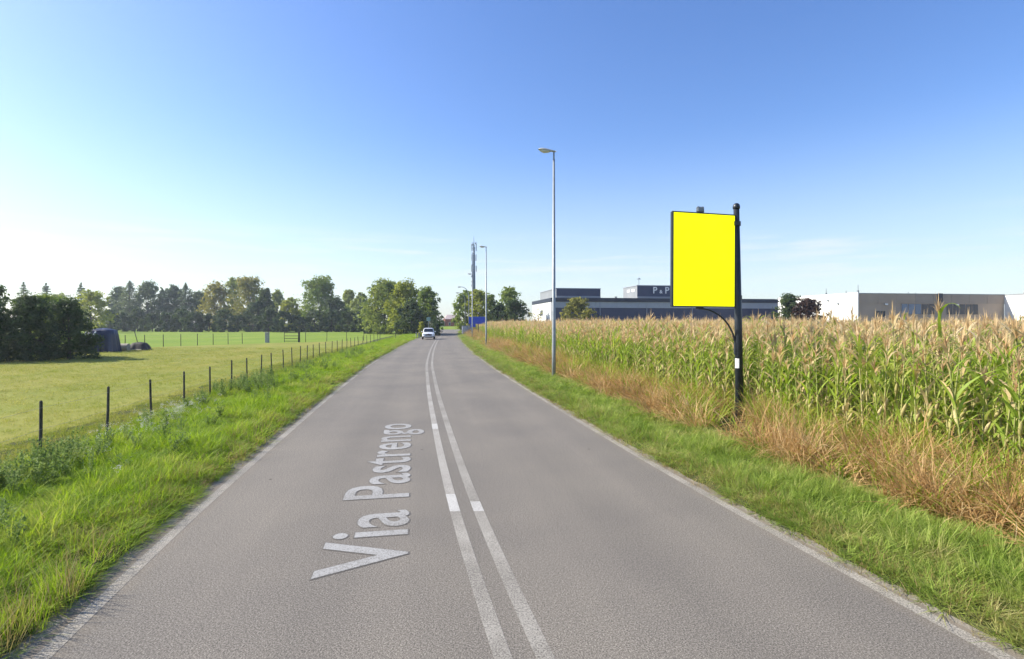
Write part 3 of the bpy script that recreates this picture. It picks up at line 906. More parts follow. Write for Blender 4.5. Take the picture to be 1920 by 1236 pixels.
def leafset(name, base, warm=0.5):
    r, g_, b = base
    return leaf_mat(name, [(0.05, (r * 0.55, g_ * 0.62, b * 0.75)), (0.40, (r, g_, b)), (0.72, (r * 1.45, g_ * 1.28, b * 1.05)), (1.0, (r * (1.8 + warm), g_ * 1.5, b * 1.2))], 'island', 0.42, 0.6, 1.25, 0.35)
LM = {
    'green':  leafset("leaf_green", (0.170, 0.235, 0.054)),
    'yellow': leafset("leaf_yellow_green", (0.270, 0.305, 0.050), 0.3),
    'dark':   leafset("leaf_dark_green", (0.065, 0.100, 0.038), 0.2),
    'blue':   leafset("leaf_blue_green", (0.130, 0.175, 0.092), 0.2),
    'mid':    leafset("leaf_mid_green", (0.235, 0.285, 0.075), 0.25),
    'plum':   leafset("leaf_plum", (0.060, 0.036, 0.027), 0.3),
    'olive':  leafset("leaf_olive", (0.245, 0.245, 0.070), 0.3),
}

def limb_mesh(name, base_r, trunk_top, lobes, seed, nmax=9):
    rg = random.Random(seed); mb = MB()
    p0 = Vector((0, 0, -0.15)); p1 = Vector(trunk_top)
    k = Vector((rg.gauss(0, 0.04), rg.gauss(0, 0.04), 0)) * p1.z
    mb.tube([p0, Vector((0, 0, 0.12 * p1.z)), p1 * 0.55 + k, p1], [base_r * 1.35, base_r, base_r * 0.8, base_r * 0.6], 8)
    ls = list(lobes); rg.shuffle(ls)
    for cx, cy, cz, r in ls[:nmax]:
        c = Vector((cx, cy, cz)); s = p1 * rg.uniform(0.6, 0.98)
        mid = s.lerp(c, 0.5) + Vector((0, 0, rg.uniform(0.0, 0.08) * (c - s).length))
        rr = base_r * rg.uniform(0.28, 0.42)
        mb.tube([s, mid, c], [rr, rr * 0.7, rr * 0.25], 5)
    return mb.mesh(name)

def broadleaf(name, label, cat, x, y, h, wd, col, seed, low=0.18, nl=18, leaf=0.5, nsub=13, nleaf=18, depth=None, group=None, tops=1.0, parts=True):
    rg = random.Random(seed)
    depth = depth or wd
    root = empty(name, (x, y, -0.05), rg.uniform(-0.3, 0.3))
    tag(root, label, cat, group)
    lobes = []
    z0 = low * h
    for i in range(nl):
        t = (i + 0.5) / nl                              # height share inside the crown
        prof = math.sin(math.pi * min(1, (0.12 + 0.88 * t) ** (0.75 * tops))) ** 0.6 if t < 0.98 else 0.3
        prof = max(prof, 0.25)
        a = i * 2.399 + rg.gauss(0, 0.4)
        rr = (rg.uniform(0.15, 0.95)) ** 0.6
        lr = rg.uniform(0.15, 0.25) * min(wd, h * 0.7)
        cx = math.cos(a) * rr * max(0.0, wd * 0.5 * prof - lr * 0.75)
        cy = math.sin(a) * rr * max(0.0, depth * 0.5 * prof - lr * 0.75)
        cz = z0 + (h - z0) * t
        cz = min(max(cz, z0 + lr * 0.7), h - lr * 0.95)
        lobes.append((cx, cy, cz, lr))
    # a topmost lobe so that the tree reaches its height
    lobes.append((rg.gauss(0, 0.05) * wd, rg.gauss(0, 0.05) * wd, h - 0.16 * min(wd, h), 0.15 * min(wd, h)))
    link("trunk", limb_mesh("trunk", max(0.10, 0.022 * h), (0, 0, max(0.45 * h, z0)), lobes, seed), BARK, root, True)
    link("crown", crown_mesh("crown", lobes, leaf, nsub, nleaf, seed), LM[col], root)
    return root

def conifer(name, label, cat, x, y, h, wd, col, seed, leaf=0.5, low=0.12, dens=1.0, group=None, ragged=0.25):
    rg = random.Random(seed); nr = np.random.default_rng(seed)
    root = empty(name, (x, y, -0.05), rg.uniform(0, 6.28))
    tag(root, label, cat, group)
    mb = MB().tube([(0, 0, -0.15), (0.01 * h, 0, 0.5 * h), (0, 0.005 * h, 0.97 * h)], [0.020 * h, 0.013 * h, 0.03], 7)
    P = []; N = []
    levels = int(14 * dens) + 4
    for i in range(levels):
        t = i / (levels - 1)
        z = h * (low + (0.98 - low) * t)
        rad = 0.5 * wd * (1 - t) ** 0.75 * rg.uniform(1 - ragged, 1 + ragged) + 0.02 * wd
        nb = rg.randint(4, 6)
        a0 = rg.uniform(0, 6.28)
        for b in range(nb):
            a = a0 + 6.283 * b / nb + rg.gauss(0, 0.25)
            L = rad * rg.uniform(0.65, 1.15)
            e = Vector((math.cos(a) * L, math.sin(a) * L, z - 0.10 * L + rg.gauss(0, 0.04) * L))
            mb.tube([(0, 0, z), e], [0.004 * h, 0.02], 4)
            m = int(26 * dens * (0.4 + L / (0.5 * wd)))
            s = nr.uniform(0.15, 1.05, m)
            wid = 0.20 * L * (1.15 - s)
            q = np.stack([math.cos(a) * L * s + nr.normal(0, 1, m) * wid, math.sin(a) * L * s + nr.normal(0, 1, m) * wid,
                          z + (e.z - z) * s + nr.normal(-0.02, 0.045, m) * wd * 0.5], 1)
            P.append(q)
            nn = nr.normal(0, 0.6, (m, 3)) + np.array([math.cos(a) * 0.4, math.sin(a) * 0.4, 0.7])
            N.append(nn / np.linalg.norm(nn, axis=1)[:, None])
    P = np.concatenate(P); N = np.concatenate(N); n = len(P)
    t = np.cross(N, nr.normal(0, 1, (n, 3))); t /= np.linalg.norm(t, axis=1)[:, None] + 1e-9
    b = np.cross(N, t)
    L = (leaf * nr.uniform(0.6, 1.4, n))[:, None]; W = L * 0.5
    V = np.stack([P - t * L * 0.5, P - b * W * 0.5, P + t * L * 0.5, P + b * W * 0.5], 1).reshape(-1, 3)
    mb.build("trunk", BARK, root)
    link("crown", np_mesh("crown", V, np.arange(4 * n).reshape(-1, 4)), LM[col], root)
    return root

def tree_px(kind, label, pxx, top, wpx, d, col, seed, group, low=0.15, name=None, **kw):
    p = px(pxx, d, 0)
    h = hgt(top, d) + 0.05; wd = wpx / F * d
    if kind == 'c':
        return conifer(name or "conifer_tree", label, "tree", p.x, p.y, h, wd, col, seed, leaf=kw.pop('leaf', 0.0032 * d), low=low, group=group, **kw)
    return broadleaf(name or "broadleaf_tree", label, "tree", p.x, p.y, h, wd, col, seed, low=low, leaf=kw.pop('leaf', 0.0034 * d), group=group, **kw)

GTL = "trees along the far edge of the left fields"
T = tree_px
# far tree line from left to right
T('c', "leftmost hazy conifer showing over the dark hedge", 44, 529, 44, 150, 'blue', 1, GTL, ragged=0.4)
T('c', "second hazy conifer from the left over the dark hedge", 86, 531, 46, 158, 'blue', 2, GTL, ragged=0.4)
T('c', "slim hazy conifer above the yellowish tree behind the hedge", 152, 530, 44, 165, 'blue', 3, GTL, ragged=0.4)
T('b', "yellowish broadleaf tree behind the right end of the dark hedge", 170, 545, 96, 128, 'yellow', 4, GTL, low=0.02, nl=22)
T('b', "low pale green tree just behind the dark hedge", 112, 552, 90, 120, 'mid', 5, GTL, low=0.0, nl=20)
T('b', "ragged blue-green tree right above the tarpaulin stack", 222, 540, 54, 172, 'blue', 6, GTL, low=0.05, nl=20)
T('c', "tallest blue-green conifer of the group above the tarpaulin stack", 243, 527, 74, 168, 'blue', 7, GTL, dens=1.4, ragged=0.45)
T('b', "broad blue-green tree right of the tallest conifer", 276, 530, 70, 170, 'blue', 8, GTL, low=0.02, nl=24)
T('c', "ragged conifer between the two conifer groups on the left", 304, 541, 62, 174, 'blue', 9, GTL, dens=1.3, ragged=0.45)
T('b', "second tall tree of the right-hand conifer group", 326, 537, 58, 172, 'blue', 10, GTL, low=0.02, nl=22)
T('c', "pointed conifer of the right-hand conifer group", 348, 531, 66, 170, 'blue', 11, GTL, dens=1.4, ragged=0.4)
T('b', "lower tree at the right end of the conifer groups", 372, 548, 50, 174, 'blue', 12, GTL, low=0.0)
T('b', "olive broadleaf tree just right of the conifer groups", 405, 531, 62, 165, 'olive', 13, GTL, low=0.02, nl=22)
T('b', "greyish tree left of the tall two-toned broadleaf tree", 436, 522, 54, 168, 'mid', 14, GTL, low=0.02, nl=20)
T('b', "tall broadleaf tree with reddish olive top above the far meadow", 467, 518, 70, 162, 'olive', 15, GTL, low=0.02, nl=26)
T('b', "very dark narrow tree beside the tall olive tree", 497, 542, 44, 150, 'dark', 16, GTL, low=0.0, tops=0.8, nl=20)
T('b', "dark bushy tree below the very dark narrow tree", 484, 566, 78, 148, 'dark', 17, GTL, low=0.0, nl=20)
T('b', "pale thin tree right of the very dark narrow tree", 520, 545, 40, 176, 'mid', 18, GTL, low=0.02)
T('b', "small yellow-green tree left of the big round tree", 543, 560, 58, 158, 'yellow', 19, GTL, low=0.0, nl=18)
T('b', "big round dark green tree in the middle of the far tree line", 600, 519, 108, 158, 'green', 20, GTL, low=0.0, nl=44, nsub=14)
T('b', "lower green tree leaning on the big round tree", 630, 560, 64, 152, 'dark', 21, GTL, low=0.0, nl=20)
T('b', "slim pale tree right of the big round tree", 655, 544, 42, 176, 'mid', 22, GTL, low=0.0)
T('b', "slim tree left of the bushy roadside trees", 676, 549, 46, 170, 'mid', 23, GTL, low=0.0)
GRS = "trees on the left where the road disappears"
T('b', "tall light green tree left of the road behind the white car", 722, 524, 112, 118, 'mid', 24, GRS, low=0.0, nl=46, nsub=15)
T('b', "bright yellow-green tree standing left of the white car", 760, 528, 96, 112, 'yellow', 25, GRS, low=0.0, nl=42, nsub=14)
T('b', "dark green tree right above the white car", 800, 541, 70, 108, 'green', 26, GRS, low=0.0, nl=36, nsub=14)
T('b', "dark bushy tree at the foot of the roadside trees", 772, 563, 74, 104, 'dark', 27, GRS, low=0.0, nl=26)
T('b', "dark shrubby tree between the slim trees and the road", 700, 576, 66, 120, 'dark', 28, GRS, low=0.0, nl=20)
# dark undergrowth along the foot of the tree line
GU = "dark undergrowth shrubs at the foot of the far tree line"
rgu = random.Random(21)
for i, xx in enumerate([205, 232, 258, 286, 312, 340, 366, 392, 418, 446, 474, 503, 530, 560, 590, 622, 652, 682]):
    T('b', "dark undergrowth shrub at the foot of the far tree line", xx, rgu.uniform(578, 592), 54, 148 + rgu.uniform(-4, 4) - 0.02 * (xx - 200), 'dark', 60 + i, GU, low=0.0, name="undergrowth_shrub", nl=14, nsub=11, nleaf=16)
# right of the road
GR = "trees right of the road near the mast"
T('b', "green tree left of the mast at the roadside", 872, 547, 52, 128, 'green', 31, GR, low=0.1, nl=18)
T('b', "light green tree in front of the mast", 898, 543, 60, 124, 'yellow', 32, GR, low=0.05, nl=18)
T('b', "green tree right of the mast behind the second lamp post", 918, 553, 44, 130, 'green', 33, GR, low=0.05)
T('b', "tall green tree between the mast and the blue factory", 955, 538, 70, 122, 'green', 34, GR, low=0.1, nl=20)
T('b', "dark green tree at the left end of the blue factory", 966, 562, 74, 112, 'dark', 35, GR, low=0.0, nl=18)
T('b', "small dark tree between the blue sign and the factory", 936, 570, 52, 114, 'dark', 36, GR, low=0.0)
T('b', "spreading olive tree in front of the blue factory", 1082, 559, 92, 92, 'olive', 37, GR, low=0.05, nl=28, nsub=12)
T('b', "dark green bush-like tree between the two factories", 1478, 552, 72, 84, 'dark', 38, GR, low=0.05, nl=26, nsub=12)
T('b', "dark reddish plum tree against the white wall", 1518, 559, 84, 80, 'plum', 39, GR, low=0.05, nl=26, nsub=12)

# bare little tree at the white gable of the blue factory
def bare_tree():
    p = px(1004, 100, 0); root = empty("bare_tree", (p.x, p.y, -0.05)); rg = random.Random(5)
    tag(root, "small nearly bare tree before the white wall of the blue factory", "tree")
    mb = MB().tube([(0, 0, -0.1), (0.05, 0, 1.4), (0, 0, 3.0)], [0.12, 0.09, 0.07], 6)
    for i in range(9):
        a = i * 2.4; L = rg.uniform(1.2, 2.2)
        s = Vector((0, 0, rg.uniform(2.2, 3.0))); e = s + Vector((math.cos(a) * L * 0.7, math.sin(a) * L * 0.7, L * 0.9))
        mb.tube([s, s.lerp(e, 0.5) + Vector((0, 0, -0.1)), e], [0.05, 0.035, 0.012], 5)
    mb.build("trunk", BARK, root)
    lb = [(math.cos(i * 2.4) * 0.9, math.sin(i * 2.4) * 0.9, 3.4 + 0.25 * i, 0.5) for i in range(6)]
    link("crown", crown_mesh("crown", lb, 0.25, 5, 4, 8), LM['olive'], root)
bare_tree()

# the dark hedge at the left, close by
GH = "tall dark evergreen bushes of the hedge on the left"
def hedge_bush(label, x, y, h, wd, col, seed, leaf=0.15):
    return broadleaf("hedge_bush", label, "bush", x, y, h, wd, col, seed, low=0.0, nl=26, leaf=leaf, nsub=17, nleaf=24, depth=wd * 0.95, group=GH, tops=0.75)
hedge_bush("dark evergreen hedge bush at the right end beside the tarpaulin stack", -29.9, 36.0, 4.05, 3.9, 'dark', 41)
hedge_bush("second dark evergreen hedge bush from the tarpaulin stack", -31.0, 34.3, 4.2, 4.3, 'dark', 42)
hedge_bush("third dark evergreen hedge bush from the tarpaulin stack", -32.9, 33.4, 4.0, 4.2, 'dark', 43)
hedge_bush("leftmost dark evergreen hedge bush at the picture edge", -35.2, 32.6, 3.85, 4.4, 'dark', 44)
hedge_bush("dark evergreen hedge bush hidden at the back of the hedge", -33.2, 38.0, 4.4, 4.6, 'green', 45)
hedge_bush("dark evergreen hedge bush beyond the picture edge", -38.4, 33.0, 4.6, 4.8, 'dark', 46)
broadleaf("broadleaf_tree", "dark tree rising over the hedge at the left picture edge", "tree", -39.3, 40.0, 5.5, 3.8, 'dark', 47, low=0.1, nl=20, leaf=0.18, nsub=14, nleaf=20)

# small bushes at the bend
T('b', "bright little bush behind the white car", 790, 604, 16, 92, 'yellow', 48, None, low=0.0, name="roadside_bush", nl=8)
T('b', "low dark bush right behind the white car", 818, 607, 18, 100, 'dark', 49, None, low=0.0, name="roadside_bush", nl=8)

# ------------------------------------------------------------------ post fence along the meadow
def post_mesh(name, h, r, seed):
    rg = random.Random(seed)
    return MB().tube([(0, 0, -0.3), (rg.gauss(0, 0.006), rg.gauss(0, 0.006), h * 0.5), (rg.gauss(0, 0.01), rg.gauss(0, 0.01), h - 0.01), (0, 0, h)], [r * 1.05, r, r * 0.95, r * 0.6], 8).mesh(name)

def polyline(pts, step):
    pts = [Vector((x, d, 0)) for d, x in pts]; out = []; carry = 0.0
    for a, b in zip(pts, pts[1:]):
        L = (b - a).length; s = carry
        while s < L:
            out.append(a.lerp(b, s / L)); s += step
        carry = s - L
    return out
pf = empty("post_fence", (-8.1, 9.2, 0))
tag(pf, "row of thin dark posts with wires between the left verge and the meadow", "fence")
rgp = random.Random(9)
pm = [post_mesh("post", 1.0, 0.025, i) for i in range(4)]
for m_ in pm: m_.materials.append(POSTWOOD)
fp = polyline([(5.28, -7.30), (9.18, -8.12), (25, -11.2), (36, -13.2), (52.7, -15.2), (64, -15.9)], 2.005)
tops_ = []
for p in fp:
    o = bpy.data.objects.new("post", rgp.choice(pm)); COL.objects.link(o); o.parent = pf
    off = float((XL(p.y) - p.x) / CS); z = float(zl(off)) if off < 6 else -0.02
    s = rgp.uniform(0.97, 1.05)
    o.location = p + Vector((8.1 + rgp.gauss(0, 0.02), -9.2, z)); o.scale = (1, 1, s)
    o.rotation_euler = (rgp.gauss(0, 0.02), rgp.gauss(0.01, 0.025), rgp.uniform(0, 6))
    tops_.append(p + Vector((8.1, -9.2, z)))
for hgt_ in (0.55, 0.92):
    mb = MB()
    path = []
    for a, b in zip(tops_, tops_[1:]):
        path += [a + Vector((0.045, 0, hgt_)), a.lerp(b, 0.5) + Vector((0.045, 0, hgt_ - 0.02))]
    mb.tube(path, 0.0022, 4)
    mb.build("wire", WIRE, pf)

# far fence between meadow and bright field
ff = empty("far_fence", (-37.5, 51.7, 0))
tag(ff, "thin wire fence of slim posts between the meadow and the bright green field", "fence")
pm2 = post_mesh("slim_post", 1.25, 0.035, 50); pm2.materials.append(POSTWOOD)
fpts = [Vector((-70, 46.2, 0)), Vector((-37.5, 51.7, 0)), Vector((-31.6, 62.5, 0))]
fpts2 = [Vector((-26.0, 67.2, 0)), Vector((-22, 71.0, 0)), Vector((-16.4, 75.2, 0))]
for poly, st in ((fpts, 1.7), (fpts2, 2.2)):
    ps = []
    for a, b in zip(poly, poly[1:]):
        n = max(1, int((b - a).length / st))
        ps += [a.lerp(b, i / n) for i in range(n)]
    ps.append(poly[-1])
    for p in ps:
        o = bpy.data.objects.new("post", pm2); COL.objects.link(o); o.parent = ff
        o.location = p - Vector((-37.5, 51.7, 0.02)); o.rotation_euler = (rgp.gauss(0, 0.02), rgp.gauss(0, 0.02), 0)
    for hh in (0.4, 0.8, 1.15):
        MB().tube([p - Vector((-37.5, 51.7, 0)) + Vector((0, 0, hh)) for p in ps], 0.004, 3).build("wire", WIRE, ff)

CONC = mat_noise("weathered_concrete", (0.28, 0.27, 0.25), (0.42, 0.41, 0.38), 4.0, 0.85)
def gate_things():
    p = px(501, 66, 0)
    t = empty("gate_pillar", (p.x, p.y, 0)); tag(t, "grey square gate pillar left of the metal field gate", "pillar")
    MB().cbox(-0.20, -0.20, -0.1, 0.20, 0.20, 1.18, 0.02).build("shaft", CONC, t)
    MB().cbox(-0.23, -0.23, 1.182, 0.23, 0.23, 1.25, 0.02).build("cap", CONC, t)
    p = px(548, 67, 0)
    t = empty("field_gate", (p.x, p.y, 0)); tag(t, "metal bar gate with a thick dark post at the meadow's far end", "gate")
    for x, r, nm in ((-1.0, 0.035, "slim_post"), (0.85, 0.13, "thick_post")):
        MB().tube([(x, 0, -0.2), (x, 0, 1.24), (x, 0, 1.28)], [r, r * 0.95, r * 0.6], 10).build(nm, POSTWOOD, t)
    for k, z in enumerate((0.12, 0.45, 0.78, 1.18)):
        MB().tube([(-0.97, 0, z), (0.73, 0, z)], 0.032, 6).build("bar", POSTWOOD, t)
gate_things()

# ------------------------------------------------------------------ tarpaulin stack and heap by the hedge
TARP = mat_noise("dark_blue_tarpaulin", (0.010, 0.013, 0.036), (0.020, 0.025, 0.060), 1.5, 0.42, 0, 0.6, 0.5, 5.0)
RUB = mat_noise("dark_rubber", (0.02, 0.018, 0.02), (0.05, 0.042, 0.045), 5.0, 0.75)
PALEP = mat_noise("pale_planks", (0.30, 0.27, 0.21), (0.45, 0.41, 0.33), 3.0, 0.8)
def lumpy(name, sx, sy, h, seed, top=0.6, folds=9, fold=0.05):
    """draped cover: a grid dome with folds running down the sides"""
    rg = np.random.default_rng(seed); na, nr = 48, 10
    V = []; F_ = []
    for i in range(nr + 1):
        t = i / nr
        for k in range(na):
            a = 2 * math.pi * k / na
            sq = (abs(math.cos(a)) ** 4 + abs(math.sin(a)) ** 4) ** -0.25
            if t < 0.5: r = t / 0.5 * top; z = h * (1 - 0.10 * (t / 0.5) ** 2)
            else:
                u = (t - 0.5) / 0.5; r = top + (1 - top) * u ** 0.8; z = h * 0.90 * (1 - u)
            wob = 1 + fold * math.sin(folds * a + 1.7 * math.sin(3 * a)) * max(0, t - 0.35) + rg.normal(0, 0.008)
            V.append((math.cos(a) * sq * r * sx * 0.5 * wob, math.sin(a) * sq * r * sy * 0.5 * wob, z + rg.normal(0, 0.012)))
    for i in range(nr):
        for k in range(na):
            k2 = (k + 1) % na
            F_.append((i * na + k, (i + 1) * na + k, (i + 1) * na + k2, i * na + k2))
    me = bpy.data.meshes.new(name); me.from_pydata(V, [], F_); me.update()
    return me
p = px(193, 45, 0)
t = empty("covered_stack", (p.x, p.y, -0.02), 0.3); tag(t, "tall stack under a dark blue tarpaulin at the end of the hedge", "stack")
link("tarpaulin", lumpy("tarpaulin", 2.2, 2.0, 2.0, 4, 0.80, 11, 0.16), TARP, t, True)
o_ = link("tarpaulin_skirt", lumpy("tarpaulin_skirt", 1.7, 1.6, 1.25, 6, 0.5, 9, 0.2), TARP, t, True); o_.location = (-1.25, -0.4, 0)
for k, dx in enumerate((0.0, 0.62)):  # white strips added to stand for highlights on the tarpaulin
    MB().tube([(-0.75 + dx, -1.02, 1.74), (-0.90 + dx, -1.24, 1.25), (-1.12 + dx, -1.36, 0.8)], [0.05, 0.075, 0.05], 6).build("highlight_strip", STICKER, t)
p = px(262, 47.5, 0)
t = empty("scrap_heap", (p.x, p.y, -0.02)); tag(t, "low heap of dark scrap with a sticking-up bar in the meadow", "heap")
link("cover", lumpy("cover", 1.9, 1.3, 0.72, 8, 0.55, 6, 0.1), RUB, t, True)
MB().tube([(-0.15, 0, 0.55), (-0.55, 0.1, 1.75)], 0.03, 6).build("bar", POSTWOOD, t)
for k, (a, b) in enumerate((((-0.9, -0.55, 0.05), (0.7, -0.85, 0.10)), ((-1.7, -0.3, 0.04), (-0.6, -0.7, 0.07)))):
    MB().tube([a, b], 0.05, 6).build("log", PALEP, t)
t2 = px(232, 46.5, 0)
tt = empty("tyre_pair", (t2.x, t2.y, -0.02)); tag(tt, "pale round drum lying between the tarpaulin stack and the heap", "drum")
MB().tube([(-0.35, 0, 0.32), (0.35, 0.1, 0.32)], 0.32, 16).build("drum_body", PALEP, tt)
MB().tube([(-0.38, -0.005, 0.32), (-0.352, 0, 0.32)], 0.335, 16).build("drum_rim", GALV, tt)
tt.name = "fallen_drum"

# ------------------------------------------------------------------ street lamps
def lamp_straight(label, pxx, d, top):
    p = px(pxx, d, 0); h = hgt(top, d)
    t = empty("street_lamp", (p.x, p.y, 0)); tag(t, label, "street lamp", "street lamps right of the road")
    MB().tube([(0, 0, -0.2), (0, 0, 1.2), (0, 0, h - 0.35)], [0.085, 0.082, 0.045], 14).build("pole", GALV, t, True)
    MB().lathe([(0.10, -0.05), (0.13, 0.02), (0.13, 0.12), (0.09, 0.16)], 14).build("base_collar", GALV, t)
    MB().lathe([(0.034, h - 0.38), (0.034, h - 0.05)], 10).build("spigot", GREYPL, t)
    # head: a flat drop-shaped housing pointing over the road, bowl below
    secs = [(0.10, 0.035, 0.03), (0.02, 0.06, 0.05), (-0.15, 0.09, 0.065), (-0.35, 0.14, 0.085), (-0.52, 0.14, 0.08), (-0.64, 0.09, 0.05), (-0.68, 0.03, 0.02)]
    def loft(secs, lower):
        n = 14; V = []; F_ = []
        for x, hw, hh in secs:
            for k in range(n):
                a = 2 * math.pi * k / n
                zz = math.sin(a) * hh * (1.0 if math.sin(a) > 0 else lower)
                V.append((x, math.cos(a) * hw, zz))
        for i in range(len(secs) - 1):
            for k in range(n):
                k2 = (k + 1) % n
                F_.append((i * n + k, i * n + k2, (i + 1) * n + k2, (i + 1) * n + k))
        F_.append(tuple(range(n))); F_.append(tuple((len(secs) - 1) * n + k for k in range(n - 1, -1, -1)))
        return V, F_
    M = Matrix.Translation((0, 0, h - 0.03)) @ Matrix.Rotation(R(8), 4, 'Y')
    V, F_ = loft(secs, 0.35)
    MB().add(V, F_).xf(M).build("lamp_head", LAMPGREY, t, True)
    V, F_ = loft([(-0.16, 0.06, 0.01), (-0.24, 0.115, 0.06), (-0.42, 0.12, 0.10), (-0.55, 0.10, 0.07), (-0.61, 0.05, 0.02)], 1.0)
    V = [(x, y, min(z, 0.0) - 0.022) for x, y, z in V]
    MB().add(V, F_).xf(M).build("lamp_bowl", LAMPGLASS, t, True)
    return t
lamp_straight("tall street lamp nearest the camera, left of the yellow billboard", 1038.5, 22.9, 283)
lamp_straight("second street lamp along the road, right of the mast", 911.5, 51.7, 463)
lamp_straight("third street lamp, standing just left of the mast", 885.5, 79.5, 514)
def lamp_curved(label, pxx, d, top, reach):
    p = px(pxx, d, 0); h = hgt(top, d)
    t = empty("street_lamp", (p.x, p.y, 0)); tag(t, label, "street lamp", "street lamps right of the road")
    path = [(0, 0, -0.2), (0, 0, h - 1.9)]
    for k in range(1, 8):
        a = k / 7 * math.pi / 2
        path.append((-reach * (1 - math.cos(a)), 0, h - 1.9 + 1.9 * math.sin(a)))
    MB().tube(path, [0.09, 0.075] + [0.055] * 7, 10).build("pole", GALV, t, True)
    MB().cbox(-reach - 0.65, -0.14, h - 0.08, -reach + 0.05, 0.14, h + 0.07, 0.05).build("lamp_head", LAMPGREY, t)
    MB().cbox(-reach - 0.6, -0.10, h - 0.14, -reach - 0.1, 0.10, h - 0.082, 0.025).build("lamp_bowl", LAMPGLASS, t)
lamp_curved("nearer street lamp with curved arm beside the mast", 879, 104, 538, 1.5)
lamp_curved("farther and lower street lamp with curved arm near the bend", 872, 124, 549, 1.5)

# ------------------------------------------------------------------ telecom mast
MASTG = mat_noise("mast_steel", (0.115, 0.15, 0.19), (0.17, 0.21, 0.26), 2.0, 0.55, 0.1)
ANT = mat_noise("antenna_panels", (0.24, 0.28, 0.32), (0.34, 0.38, 0.42), 3.0, 0.5)
def mast():
    d = 165.0; p = px(888.5, d, 0); h = hgt(443, d)
    t = empty("telecom_mast", (p.x, p.y, 0)); tag(t, "tall slim telecom mast stacked with antennas behind the roadside trees", "mast")
    MB().tube([(0, 0, -0.2), (0, 0, 0.55 * h), (0, 0, h - 3.2)], [0.62, 0.46, 0.30], 14).build("mast_tube", MASTG, t, True)
    MB().tube([(0, 0, h - 3.3), (0, 0, h)], [0.10, 0.05], 8).build("top_spike", MASTG, t)
    rg = random.Random(3)
    for z, n, r, ph in [(h - 4.6, 3, 0.75, 2.2), (h - 7.6, 3, 0.72, 2.0), (h - 11.0, 3, 0.75, 1.9)]:
        MB().lathe([(r * 0.55, z + ph * 0.3), (r * 0.6, z + ph * 0.3 + 0.12)], 14).build("ring_bracket", MASTG, t)
        MB().lathe([(r * 0.55, z + ph * 0.8), (r * 0.6, z + ph * 0.8 + 0.12)], 14).build("ring_bracket", MASTG, t)
        for k in range(n):
            a = 0.5 + 2.094 * k + rg.uniform(-0.2, 0.2)
            M = Matrix.Translation((math.cos(a) * r, math.sin(a) * r, z)) @ Matrix.Rotation(a, 4, 'Z')
            MB().cbox(-0.10, -0.17, 0, 0.10, 0.17, ph, 0.04).xf(M).build("panel_antenna", ANT, t)
    for z, a in [(h - 2.6, 3.3), (h - 2.2, 0.2), (h - 9.0, 3.4), (h - 12.4, 3.0), (h - 14.0, 3.5), (h - 15.2, 2.9)]:
        M = Matrix.Translation((math.cos(a) * 0.62, math.sin(a) * 0.62, z)) @ Matrix.Rotation(a, 4, 'Z') @ Matrix.Rotation(R(90), 4, 'Y')
        MB().lathe([(0.10, -0.25), (0.38, -0.05), (0.38, 0.10), (0.30, 0.16)], 14).xf(M).build("dish_antenna", ANT, t, True)
    MB().tube([(-0.7, 0, h - 2.1), (0.7, 0, h - 2.1)], 0.06, 6).build("cross_arm", MASTG, t)
    MB().tube([(-0.55, -0.3, 2), (-0.50, -0.2, h - 5)], 0.09, 6).build("cable_ladder", MASTG, t)
mast()

